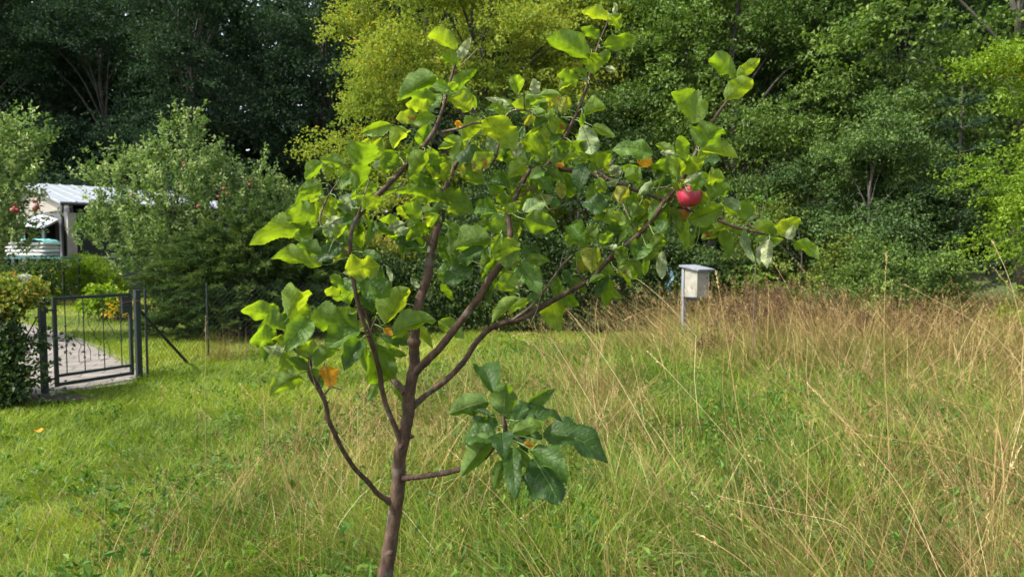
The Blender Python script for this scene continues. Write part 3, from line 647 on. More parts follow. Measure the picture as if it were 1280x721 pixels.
def nest_box():
    b = at(871, 352, 9.6); c = np.array((b[0], 9.6, 0)); rz = math.radians(32)
    cream = solid('weathered_cream_paint', (.27, .255, .205), (.20, .19, .155), 12, .75, .2); gr = solid('weathered_grey_board', (.20, .22, .25), (.13, .145, .165), 16, .8, .4, (1, 1, .2))
    r_ = empty('nest_box', (c[0], c[1], 0), 'cream wooden box with slanted grey roof on a grey board above the dry grass', 'nest box')
    z0, z1 = .90, 1.25; cz, sz = math.cos(rz), math.sin(rz)
    R = lambda x, y, z: np.array((c[0] + x * cz - y * sz, c[1] + x * sz + y * cz, z))
    m_ = MB(); hexa(m_, [R(-.115, -.115, z0), R(.12, -.115, z0), R(.12, .12, z0), R(-.115, .12, z0)], [R(-.115, -.115, z1 - .004), R(.12, -.115, z1 - .004), R(.12, .12, z1 + .03), R(-.115, .12, z1 + .03)]); m_.build('body', cream, r_)
    m_ = MB(); hexa(m_, [R(-.16, -.17, z1 + .0), R(.17, -.17, z1), R(.17, .19, z1 + .055), R(-.16, .19, z1 + .055)], [R(-.16, -.17, z1 + .022), R(.17, -.17, z1 + .022), R(.17, .19, z1 + .077), R(-.16, .19, z1 + .077)]); m_.build('roof', gr, r_)
    m_ = MB(); hexa(m_, [R(-.13, .123, .80), R(.13, .123, .80), R(.13, .165, .80), R(-.13, .165, .80)], [R(-.13, .123, z1 + .035), R(.13, .123, z1 + .035), R(.13, .165, z1 + .04), R(-.13, .165, z1 + .04)]); m_.build('backboard', gr, r_)
    m_ = MB(); hexa(m_, [R(-.125, .125, 0), R(-.06, .125, 0), R(-.06, .162, 0), R(-.125, .162, 0)], [R(-.125, .125, .797), R(-.06, .125, .797), R(-.06, .162, .797), R(-.125, .162, .797)]); m_.build('post', gr, r_)
    m_ = MB(); hexa(m_, [R(-.135, -.125, z0 - .02), R(.135, -.125, z0 - .02), R(.135, .125, z0 - .02), R(-.135, .125, z0 - .02)], [R(-.135, -.125, z0), R(.135, -.125, z0), R(.135, .125, z0), R(-.135, .125, z0)]); m_.build('floor_board', gr, r_)
    m_ = MB(); tube(m_, [R(.085, -.110, z0 + .25), R(.085, -.1185, z0 + .25)], [.012, .012], 12); m_.build('entrance_hole', solid('hole_black', (.01, .01, .01)), r_)
nest_box()

def blue_strip():
    rng = np.random.default_rng(4); p = at(835, 338, 11.5); m_ = MB()
    for k in range(3):
        c = p + (rng.uniform(-.05, .05), rng.uniform(-.03, .03), -.08 * k); n = 10; t = np.linspace(0, 1, n)
        x = c[0] + .03 * np.sin(t * 5 + k) + .05 * t * (k - 1); z = c[2] - t * .24; wv = .02 * (1 - .5 * t)
        V = np.concatenate([np.stack([x - wv, c[1] + .02 * np.sin(t * 7), z], -1), np.stack([x + wv, c[1] - .02 * np.sin(t * 7), z], -1)]); i = np.arange(n - 1)
        m_.add(V, np.stack([i, i + 1, n + i + 1, n + i], -1))
    tube(m_, [p + (0, .5, .25), p + (0, .15, .12), p + (0, 0, -.02)], [.006, .005, .004], 5)
    tag(m_.build('plastic_strip', solid('pale_blue_plastic', (.05, .11, .14), (.035, .08, .10), 9, .4)), 'pale blue plastic strip hanging in the hedge left of the nest box', 'plastic strip')
blue_strip()
# ------------------------------------------------------------------ grass
M_LAWN = leafy('lawn_blades', [(0, (.04, .07, .010)), (.42, (.145, .215, .02)), (.8, (.26, .31, .036)), (.93, (.30, .29, .08)), (1, (.5, .41, .2))], .35, (1.2, 1.3, .4), .45, .4)
M_MEADOW = leafy('meadow_blades', [(0, (.022, .048, .010)), (.45, (.115, .185, .022)), (.85, (.23, .30, .035)), (1, (.32, .32, .08))], .35, (1.2, 1.3, .4), .42, .45)
M_STRAW = leafy('straw', [(0, (.10, .058, .022)), (.35, (.22, .15, .06)), (.75, (.40, .29, .12)), (1, (.62, .52, .30))], .25, (1.05, 1.0, .8), .55, .35)
M_WEED = leafy('brown_seed_heads', [(0, (.055, .032, .022)), (1, (.16, .09, .055))], .1, (1, 1, 1), .8, .2)
M_HERB = leafy('herb_leaves', [(0, (.03, .075, .015)), (.6, (.075, .16, .022)), (1, (.16, .26, .03))], .35, (1.2, 1.3, .4), .42, .4)

def blades(mb, rng, X, Y, H, Wd, lean, curve, r, m=0, z0=0.0, levels=(0, .4, .75, 1)):
    n = len(X); a = rng.uniform(0, 2 * np.pi, n); side = np.stack([np.cos(a), np.sin(a), a * 0], -1)
    B = np.stack([X, Y, np.full(n, z0)], -1); V = []
    lean = np.asarray(lean)
    ldir = np.concatenate([lean, np.zeros((n, 1))], 1)
    for k, t in enumerate(levels):
        off = ldir * (H * (t * (1 - curve) + curve * t * t * 1.3))[:, None]
        p = B + off; p[:, 2] += H * (t - .25 * curve * np.linalg.norm(lean, axis=1) * t * t * 2)
        wv = Wd * (1 - t) ** .6 * .5
        if k < len(levels) - 1: V += [p - side * wv[:, None], p + side * wv[:, None]]
        else: V += [p]
    K = len(V); V = np.stack(V, 1); base = np.arange(n)[:, None] * K; q = []
    for k in range(len(levels) - 2): q.append(base + [2 * k, 2 * k + 1, 2 * k + 3, 2 * k + 2])
    q = np.concatenate(q)
    mb.add(V.reshape(-1, 3), q, np.tile(r, len(levels) - 2), m)
    # tips share no vertices with the strip: one small triangle each
    tip = np.concatenate([V[:, K - 3], V[:, K - 2], V[:, K - 1]], 1).reshape(-1, 3)
    mb.add(tip, np.arange(n * 3).reshape(n, 3), r, m)
    return V[:, K - 1]

def scatter(rng, n, y0=1.3, y1=14, p=1.4, xw=.82, extra=1.2):
    """more blades per square metre close to the camera"""
    u = rng.random(n); e = 2 - p
    Y = (y0 ** e + u * (y1 ** e - y0 ** e)) ** (1 / e)
    X = rng.uniform(-1, 1, n) * (xw * Y + extra)
    return X, Y

def edge(Y): return np.interp(Y, [0, 3, 4.2, 5.3, 8.3, 11, 14], [-1.9, -1.75, -1.75, -1.5, -.7, .9, 2.8])
def in_path(X, Y):
    return (Y > 7.0) & (X < np.interp(Y, [7, 7.75, 8.35, 10.05, 12.4, 16.2], [-5.0, -4.4, -4.6, -6.05, -8.25, -13.05])) & (X > np.interp(Y, [7, 7.7, 9.6, 11.7, 15.2], [-5.1, -5.5, -7.3, -9.6, -14.4]))
def soil(X, Y): return ((X + 4.85) / .5) ** 2 + ((Y - 6.92) / .22) ** 2 < 1

def lawn():
    rng = np.random.default_rng(301); X, Y = scatter(rng, 300000, 2.2, 12.5, 1.35)
    ed = edge(Y) + (vnoise(X, Y, .8, 12) - .5) * 1.6
    keep = (X < ed + .6) & ~in_path(X, Y) & ~soil(X, Y)
    X, Y = X[keep], Y[keep]; n = len(X)
    c = vnoise(X, Y, .35, 21); c2 = vnoise(X, Y, 1.1, 22); c3 = vnoise(X, Y, .12, 23)
    H = (.035 + .05 * c + .05 * np.clip(c2 - .45, 0, 1) + .04 * rng.random(n)) * (1 + .35 * np.clip(4.2 - Y, 0, 2))
    Wd = .0048 * (np.maximum(Y, 3) / 4) ** .75 * rng.uniform(.5, 1.6, n)
    ln = rng.normal(size=(n, 2)) * .55 + np.stack([vnoise(X, Y, .25, 24) - .5, vnoise(X, Y, .25, 25) - .5], -1) * 1.6
    r = np.clip(.5 * c2 + .25 * c3 + rng.random(n) * .38 - .08 + .25 * (rng.random(n) > .93), 0, 1)
    mb = MB(); blades(mb, rng, X, Y, H, Wd, ln, rng.uniform(.2, .7, n), r)
    tag(mb.build('lawn_grass', M_LAWN), 'short mown lawn in front of the garden gate', 'grass', kind='stuff')
    # lawn inside the garden, beyond the fence
    rng = np.random.default_rng(302); n = 90000
    u = rng.random(n); Y = 7.5 + 16.5 * u ** .8; X = rng.uniform(-1.0, 0.0, n) * (.75 * Y + 1)
    keep = ~in_path(X, Y) & (X < np.interp(Y, [7.5, 8.2, 9.5, 11.3, 24], [-4.5, -4.5, -4.3, -1.7, 8])); X, Y = X[keep], Y[keep]; n = len(X)
    c = vnoise(X, Y, .9, 31); H = .05 + .04 * c; Wd = .006 * (Y / 8) ** .9
    mb = MB(); blades(mb, rng, X, Y, H, Wd, rng.normal(size=(n, 2)) * .5, rng.uniform(.2, .6, n), np.clip(.55 * c + rng.random(n) * .5 + .3 * (vnoise(X, Y, 1.7, 33) > .62), 0, 1))
    tag(mb.build('garden_lawn', M_LAWN), 'sunlit garden lawn beyond the gate and fence', 'grass', kind='stuff')
lawn()

def strawness(X, Y):
    s = vnoise(X, Y, .9, 41) * .55 + vnoise(X, Y, .3, 42) * .25
    s += .8 * np.exp(-(((X - .95) / .5) ** 2 + ((Y - 5.6) / .9) ** 2))          # fallen straw patch behind the low twig
    s += .35 * np.exp(-(((X + .9) / .7) ** 2 + ((Y - 4.9) / 1.3) ** 2))
    s += .3 * np.exp(-(((X - 2.4) / .6) ** 2 + ((Y - 8.4) / 1.0) ** 2))
    s += .30 * np.clip((Y - 6.6) / 1.6, 0, 1) * np.clip((X - .9) / 1.2, 0, 1)      # tall brown stand at the back right
    s += .3 * np.clip((X - .5 - Y * .28) / 1.0, 0, 1) + .5 * (vnoise(X, Y, .28, 43) - .5)
    s -= .6 * np.exp(-(((X - 1.75) / .8) ** 2 + ((Y - 5.4) / 1.3) ** 2))           # lush patch
    s += .12 * np.clip((4.6 - Y), 0, 1) * np.clip(X - .2, -.4, 1)
    return s

def meadow():
    rng = np.random.default_rng(310); X, Y = scatter(rng, 210000, 1.4, 12.6, 1.25)
    ed = edge(Y) + (vnoise(X, Y, .7, 13) - .5) * 1.3
    keep = X > ed; X, Y = X[keep], Y[keep]; n = len(X); s = strawness(X, Y)
    back = np.clip((Y - 9.3) / 1.2, 0, 1) * np.clip((3.2 - X) / 1.0, 0, 1)         # mown strip before the hedge
    fade = np.clip((X - ed[keep]) / .8, .25, 1)
    H = (.14 + .26 * vnoise(X, Y, .4, 44) + .18 * rng.random(n) + .22 * np.clip((Y - 6) / 2, 0, 1) * np.clip(X - 1, 0, 1)) * fade * (1 - .75 * back)
    Wd = .0046 * (np.maximum(Y, 2.4) / 4) ** .8 * rng.uniform(.4, 2.0, n)
    ln = rng.normal(size=(n, 2)) * .38 + np.stack([vnoise(X, Y, .4, 45) - .5, vnoise(X, Y, .4, 46) - .5], -1) * 1.1 + (-.1, 0)
    r = np.clip(.55 * vnoise(X, Y, .5, 47) + rng.random(n) * .5, 0, .97)
    dry = rng.random(n) < np.clip(s * .5 - .1, .04, .45)
    mb = MB(); g = ~dry
    blades(mb, rng, X[g], Y[g], H[g], Wd[g], ln[g], rng.uniform(.2, .8, g.sum()), r[g], 0)
    blades(mb, rng, X[dry], Y[dry], H[dry] * 1.05, Wd[dry] * .8, ln[dry] * 1.2, rng.uniform(.2, .8, dry.sum()), rng.random(dry.sum()), 1)
    tag(mb.build('meadow_grass', [M_MEADOW, M_STRAW]), 'thick green meadow grass round the young apple tree', 'grass', kind='stuff')
    # long dry stalks
    rng = np.random.default_rng(320); X, Y = scatter(rng, 90000, 1.9, 12.0, 1.05)
    ed = edge(Y) + (vnoise(X, Y, .7, 13) - .5) * 1.3 - .35; s = strawness(X, Y)
    back = np.clip((Y - 8.9) / 1.0, 0, 1) * np.clip((2.9 - X) / .8, 0, 1)
    keep = (X > ed) & (rng.random(len(X)) < np.clip((s - .27) * .62, .02, .6) * (1 - .93 * back)); X, Y, s = X[keep], Y[keep], s[keep]; n = len(X)
    H = (.42 + .22 * np.clip(5.0 - Y, 0, 1) * np.clip(X + .3, .2, 1) + .50 * np.clip((Y - 4.0) / 4, 0, 1) * (.75 + .5 * vnoise(X, Y, .45, 61)) * np.clip((X + .4) / 2.2, .12, 1) + .28 * rng.random(n) ** 2)
    Wd = .0031 * (np.maximum(Y, 2.5) / 4) ** .75 * rng.uniform(.45, 2.1, n)
    ln = rng.normal(size=(n, 2)) * .42 + np.stack([-.28 + 0 * X, 0 * X], -1) * np.clip(X + .5, 0, 1)[:, None] + np.stack([vnoise(X, Y, .5, 51) - .5, vnoise(X, Y, .5, 52) - .5], -1) * .9
    mb = MB(); lv = (0, .25, .5, .75, 1)
    r = np.clip(rng.random(n) * .75 + .3 * (vnoise(X, Y, .6, 53) - .3), 0, 1)
    tips = blades(mb, rng, X, Y, H, Wd, ln, rng.uniform(.1, .8, n), r, 0, 0, lv)
    k = rng.random(n) < .3; T = tips[k]; m = len(T); q = 9                         # feathery seed heads
    ax = nrm(np.concatenate([ln[k], np.full((m, 1), .8)], 1)); t = rng.random((m, q, 1)); P = T[:, None] - ax[:, None] * t * .1 + rng.normal(size=(m, q, 3)) * .004
    D = ax[:, None] + rng.normal(size=(m, q, 3)) * .45
    leaves(mb, P.reshape(-1, 3), D.reshape(-1, 3), rdir(rng, m * q), .02 * np.repeat((np.maximum(T[:, 1], 3) / 5) ** .5, q), .0045 * np.repeat((np.maximum(T[:, 1], 3) / 5) ** .6, q), np.repeat(r[k], q), 0)
    tag(mb.build('dry_grass', M_STRAW), 'long straw coloured grass stalks leaning through the meadow', 'grass', kind='stuff')
    # wildflower herbs among the grass
    rng = np.random.default_rng(330); X, Y = scatter(rng, 13000, 1.8, 10.5, 1.3); keep = (X > edge(Y) - 3.5) & (rng.random(len(X)) < np.clip(1.0 - strawness(X, Y), .1, .9)) & ~in_path(X, Y) & ((X > edge(Y) - .3) | (rng.random(len(X)) < .12)); X, Y = X[keep], Y[keep]; n = len(X)
    O = np.stack([X, Y, rng.uniform(.02, .22, n) * np.where(X > edge(Y), 1, .25)], -1); mb = MB()
    sprays(mb, rng, O, rng.normal(size=(n, 3)) * .4 + (0, 0, 1), rng.uniform(.06, .2, n), 9, .055, .45, rng.random(n) * .9, 0, .9, .1, .8)
    tag(mb.build('meadow_herbs', M_HERB), 'small leafy herbs growing low in the meadow grass', 'herbs', kind='stuff')
meadow()

def single_stalks():
    """the long arching grass stems that stand clear of the rest, traced one by one"""
    rng = np.random.default_rng(340); mb = MB()
    # (path of (x, y, depth)), radius mm
    L = [([(258, 600, 4.6), (256, 500, 4.6), (257, 440, 4.6), (257, 396, 4.6)], 1.4), ([(262, 640, 4.1), (255, 560, 4.1), (246, 515, 4.1), (262, 522, 4.1)], 1.3), ([(330, 640, 3.9), (300, 600, 3.9), (250, 660, 3.8)], 1.0),
         ([(216, 640, 4.0), (205, 560, 4.0), (203, 480, 4.0)], .9), ([(420, 640, 3.6), (370, 560, 3.6), (300, 480, 3.7)], 1.1), ([(360, 660, 3.5), (366, 580, 3.5), (400, 470, 3.6)], 1.1),
         ([(820, 560, 4.2), (770, 470, 4.3), (720, 400, 4.4), (700, 380, 4.4)], 1.6), ([(840, 590, 3.9), (760, 480, 4.0), (680, 420, 4.1), (640, 420, 4.1)], 1.5),
         ([(700, 520, 4.4), (680, 450, 4.4), (668, 405, 4.4)], 1.8), ([(760, 540, 4.4), (700, 440, 4.5), (676, 405, 4.5)], 1.5), ([(960, 700, 3.2), (930, 560, 3.3), (905, 400, 3.5), (895, 340, 3.6)], 1.2),
         ([(1115, 690, 3.4), (1110, 540, 3.5), (1105, 420, 3.6), (1108, 318, 3.7)], 1.2), ([(1000, 720, 3.2), (950, 600, 3.3), (850, 480, 3.4), (810, 440, 3.5)], 1.2), ([(1280, 420, 5), (1262, 350, 5), (1240, 300, 5.1)], 1.5),
         ([(1290, 470, 4.6), (1230, 410, 4.7), (1130, 355, 4.8)], 1.4), ([(1300, 400, 4.2), (1270, 370, 4.2), (1245, 338, 4.2)], 1.9), ([(1250, 710, 3.0), (1255, 600, 3.0), (1240, 520, 3.1), (1180, 500, 3.1)], 1.2),
         ([(1100, 720, 3.0), (1060, 660, 3.0), (990, 640, 3.1), (900, 620, 3.2)], 1.1), ([(870, 420, 5), (832, 378, 5), (790, 345, 5), (740, 330, 5)], 1.6), ([(905, 440, 5), (860, 400, 5), (820, 385, 5), (780, 400, 5)], 1.5),
         ([(748, 450, 5), (744, 400, 5), (752, 340, 5)], 1.4), ([(720, 470, 4.8), (700, 430, 4.8), (690, 385, 4.8)], 1.5), ([(1010, 420, 5.5), (985, 360, 5.5), (950, 300, 5.6)], 1.0), ([(1050, 420, 5), (1030, 370, 5), (998, 330, 5)], 1.2),
         ([(955, 725, 1.95), (915, 692, 2.05), (868, 664, 2.2)], 1.5), ([(1180, 730, 2.4), (1120, 600, 2.6), (1010, 480, 2.9)], .9), ([(700, 730, 2.6), (640, 640, 2.8), (560, 560, 3.0)], .9), ([(1290, 600, 2.8), (1180, 560, 3.0), (1060, 540, 3.2)], 1.0), ([(1210, 730, 2.6), (1240, 640, 2.7), (1275, 560, 2.8)], 1.1), ([(560, 700, 3.3), (590, 600, 3.3), (620, 520, 3.4)], 1.1), ([(430, 600, 4.2), (440, 520, 4.2), (470, 470, 4.3)], 1.1), ([(300, 720, 3.2), (340, 640, 3.2), (420, 700, 3.1)], 1.0)]
    for p, r in L:
        P = smooth_path([at(*q) for q in p], 16)
        if P[0][2] > .15: P = np.vstack([smooth_path([(P[0][0] + .1, P[0][1], 0), P[0] * (1, 1, .5), P[0]], 4)[:-1], P])
        tube(mb, P, np.linspace(r, r * .45, len(P)) / 620, 4, rng.uniform(.5, 1), 0, None, False)
        ax = nrm(P[-1] - P[-3]); q = 26; t = rng.random((q, 1)); D = ax + rng.normal(size=(q, 3)) * .35
        leaves(mb, P[-1] - ax * t * .11, D, rdir(rng, q), .018, .004, rng.uniform(.4, 1, q))
    tag(mb.build('tall_grass_stalks', M_STRAW), 'single tall arching straw stems standing above the meadow', 'grass', kind='stuff')
single_stalks()

def dead_weed():
    spots = [(905, 9.0, 1.0), (925, 8.6, 1.15), (940, 9.3, 1.2), (955, 8.8, 1.1), (968, 9.6, 1.25), (985, 9.0, 1.15), (1010, 9.2, 1.1), (1040, 9.4, 1.05), (1075, 9.1, .95), (1130, 9.3, 1.0), (890, 7.6, .8), (1160, 8.5, .9)]
    for k, (px, Y, h) in enumerate(spots):
        rng = np.random.default_rng(400 + k); x = (px - 640) / F * Y; root = empty('dead_weed', (x, Y, 0), 'dry brown weed with seed heads in the stand behind the meadow', 'dry weed', 'dry brown weeds at the back of the meadow')
        st = MB(); sh = MB()
        for j in range(5):
            e = np.array((x + rng.normal() * .16, Y + rng.normal() * .12, h * rng.uniform(.75, 1.05))); P = smooth_path([(x + rng.normal() * .03, Y, 0), (x + (e[0] - x) * .4, Y, h * .5), e], 10)
            tube(st, P, np.linspace(.004, .002, 10), 5, .3)
            q = 60; t = rng.uniform(.45, 1, q); idx = (t * 9).astype(int); side = rng.normal(size=(q, 3)) * .05
            leaves(sh, P[idx] + side * (1.2 - t)[:, None] * 2, rng.normal(size=(q, 3)), rdir(rng, q), .03, .018, rng.random(q))
            for i2 in range(5):
                s = P[5 + i2 % 4]; tube(st, [s, s + np.array((rng.normal() * .09, rng.normal() * .06, .13))], [.0022, .001], 4, .3)
        st.build('stem', M_WEED, root); sh.build('seed_heads', M_WEED, root)['kind'] = 'stuff'
dead_weed()

def dry_tuft():
    root = None; rng = np.random.default_rng(450); x, y = -4.0, 9.35; n = 130
    mb = MB(); X = x + rng.normal(size=n) * .16; Y = y + rng.normal(size=n) * .12
    blades(mb, rng, X, Y, rng.uniform(.25, .55, n), np.full(n, .005), rng.normal(size=(n, 2)) * .3, rng.uniform(.1, .6, n), rng.random(n) * .6)
    tag(mb.build('dry_grass_tuft', M_STRAW), 'upright tuft of dry grass at the fence below the juniper', 'grass tuft')
dry_tuft()

def leaf_mesh_simple(p, R, mat, label):
    rng = np.random.default_rng(int(p[0] * 100) % 999 + 1); th = np.linspace(0, 2 * np.pi, 16, endpoint=False)
    v = np.stack([p[0] + np.cos(th) * R * (1 + .3 * np.cos(th)), p[1] + np.sin(th) * R * .75, p[2] + .012 * np.sin(th * 2) + rng.random(16) * .006], -1)
    v = np.vstack([v, p]); k = np.arange(16); mb = MB().add(v, np.stack([k, (k + 1) % 16, np.full(16, 16)], -1))
    tube(mb, [p, np.array(p) + (R * 2.2, 0, .01)], [.0015, .001], 4)
    tag(mb.build('fallen_leaf', mat), label, 'leaf')
M_ORANGE = leafy('orange_leaf', [(0, (.55, .17, .02)), (1, (.75, .36, .03))], .35, (1.1, 1.0, .5), .5, .3)
leaf_mesh_simple((-3.85, 5.46, .085), .035, M_ORANGE, 'fallen orange leaf lying on the lawn at the far left')

def sapling():
    rng = np.random.default_rng(460); Y = 7.4; b = at(941, 420, Y); base = np.array((b[0], Y, 0)); root = empty('sapling', base, 'slim leafy sapling behind the drooping apple twig', 'sapling')
    P = smooth_path([base, at(942, 400, Y), at(944, 345, Y), at(947, 300, Y), at(953, 262, Y), at(957, 240, Y)], 26); st = MB(); tube(st, P, np.linspace(.007, .002, 26), 6); st.build('stem', TWIG, root)
    n = 90; idx = rng.integers(11, 26, n); D = rng.normal(size=(n, 3)) * .7 + (0, 0, .1); O = P[idx] + nrm(D) * rng.uniform(.01, .15, (n, 1))
    mb = MB(); leaves(mb, O, D, rng.normal(size=(n, 3)) * .4 + (0, 0, 1), rng.uniform(.06, .09, n), .04, rng.random(n) * .8)
    mb.build('foliage', M_HERB, root)
sapling()
# ------------------------------------------------------------------ the young apple tree
def apple_leaf_material(name, top, under, trans, spots=None, tmix=.47):
    m, nt, p = new_mat(name); N = nt.nodes; Lk = nt.links
    r = N.new('ShaderNodeAttribute'); r.attribute_name = 'rnd'
    uv = N.new('ShaderNodeAttribute'); uv.attribute_name = 'luv'
    sx = N.new('ShaderNodeSeparateXYZ'); Lk.new(uv.outputs['Vector'], sx.inputs[0])
    def mth(op, a, b=None, c=None):
        n = N.new('ShaderNodeMath'); n.operation = op
        for i, x in enumerate((a, b, c)):
            if x is None: continue
            if isinstance(x, (int, float)): n.inputs[i].default_value = x
            else: Lk.new(x, n.inputs[i])
        return n.outputs[0]
    av = mth('ABSOLUTE', sx.outputs[1])
    side = mth('SINE', mth('MULTIPLY', mth('SUBTRACT', sx.outputs[0], mth('MULTIPLY', av, .22)), 48.0))
    sidev = mth('MULTIPLY', mth('POWER', mth('MAXIMUM', side, 0.0), 14.0), mth('SUBTRACT', 1.0, mth('MULTIPLY', av, .6)))
    mid = mth('MAXIMUM', mth('SUBTRACT', 1.0, mth('MULTIPLY', av, 16.0)), 0.0)
    vein = mth('MINIMUM', mth('ADD', mth('MULTIPLY', sidev, .55), mid), 1.0)
    tc = N.new('ShaderNodeTexCoord'); nz = N.new('ShaderNodeTexNoise'); nz.inputs['Scale'].default_value = 55; nz.inputs['Detail'].default_value = 6; Lk.new(tc.outputs['Object'], nz.inputs[0])
    geo = N.new('ShaderNodeNewGeometry')
    ct = ramp(nt, r.outputs['Fac'], top); cu = ramp(nt, r.outputs['Fac'], under)
    def mix(f, a, b, bt='MIX'):
        n = N.new('ShaderNodeMix'); n.data_type = 'RGBA'; n.blend_type = bt
        if isinstance(f, float): n.inputs[0].default_value = f
        else: Lk.new(f, n.inputs[0])
        for s, x in ((6, a), (7, b)):
            if isinstance(x, tuple): n.inputs[s].default_value = (*x, 1)
            else: Lk.new(x, n.inputs[s])
        return n.outputs[2]
    ct = mix(mth('MULTIPLY', vein, .5), ct, (.22, .32, .09)); cu = mix(mth('MULTIPLY', vein, .5), cu, (.30, .36, .15))
    blot = ramp(nt, nz.outputs[0], [(.3, (.62, .66, .6)), (.7, (1.22, 1.18, 1.05))])
    c = mix(1.0, mix(geo.outputs['Backfacing'], ct, cu), blot, 'MULTIPLY')
    tr = mix(1.0, mix(mth('MULTIPLY', vein, .55), ramp(nt, r.outputs['Fac'], trans), (.10, .22, .015)), blot, 'MULTIPLY')
    if spots:
        n2 = N.new('ShaderNodeTexNoise'); n2.inputs['Scale'].default_value = spots[1]; n2.inputs['Detail'].default_value = 3; Lk.new(tc.outputs['Object'], n2.inputs[0])
        f = ramp(nt, n2.outputs[0], [(spots[2], (0, 0, 0)), (spots[2] + .06, (1, 1, 1))]); c = mix(f, c, spots[0]); tr = mix(f, tr, spots[0])
    Lk.new(c, p.inputs['Base Color']); p.inputs['Roughness'].default_value = .42; p.inputs['Specular IOR Level'].default_value = .32
    rg = mth('ADD', mth('MULTIPLY', geo.outputs['Backfacing'], .3), .45); Lk.new(rg, p.inputs['Roughness'])
    b = N.new('ShaderNodeBump'); b.inputs['Strength'].default_value = 1.0; b.inputs['Distance'].default_value = .003
    nb = N.new('ShaderNodeTexNoise'); nb.inputs['Scale'].default_value = 170; nb.inputs['Detail'].default_value = 3; Lk.new(tc.outputs['Object'], nb.inputs[0])
    Lk.new(mth('ADD', mth('MULTIPLY', vein, -.8), mth('MULTIPLY', nb.outputs[0], .7)), b.inputs['Height']); Lk.new(b.outputs[0], p.inputs['Normal'])
    t = N.new('ShaderNodeBsdfTranslucent'); Lk.new(tr, t.inputs[0])
    ms = N.new('ShaderNodeMixShader'); ms.inputs[0].default_value = tmix; Lk.new(p.outputs[0], ms.inputs[1]); Lk.new(t.outputs[0], ms.inputs[2]); Lk.new(ms.outputs[0], N['Material Output'].inputs[0])
    return m
AL_G = apple_leaf_material('apple_leaf_green', [(0, (.018, .052, .012)), (.3, (.07, .145, .02)), (.5, (.11, .195, .026)), (1, (.20, .29, .035))], [(0, (.05, .10, .02)), (1, (.16, .24, .05))], [(0, (.11, .22, .008)), (.5, (.25, .39, .010)), (1, (.42, .52, .014))], ((.13, .07, .02), 75, .735))
AL_P = apple_leaf_material('apple_leaf_pale', [(0, (.10, .18, .06)), (1, (.19, .27, .11))], [(0, (.16, .23, .10)), (1, (.30, .33, .19))], [(0, (.18, .3, .1)), (1, (.4, .45, .2))], None, .3)
AL_Y = apple_leaf_material('apple_leaf_yellow', [(0, (.10, .18, .02)), (1, (.30, .30, .03))], [(0, (.2, .25, .06)), (1, (.35, .33, .08))], [(0, (.26, .38, .012)), (1, (.50, .46, .02))], ((.20, .09, .02), 45, .6), .42)
AL_O = apple_leaf_material('apple_leaf_orange', [(0, (.55, .20, .01)), (1, (.7, .30, .02))], [(0, (.55, .22, .02)), (1, (.65, .33, .04))], [(0, (.8, .34, .01)), (1, (.9, .45, .02))], ((.25, .03, .02), 110, .64), .42)

TD = 1.6
PX = TD / F                                             # one photo pixel at the tree, in metres
VIEW_UP = np.array((0, 0, 1.))
CAM = np.array((0, 0, CAMH))

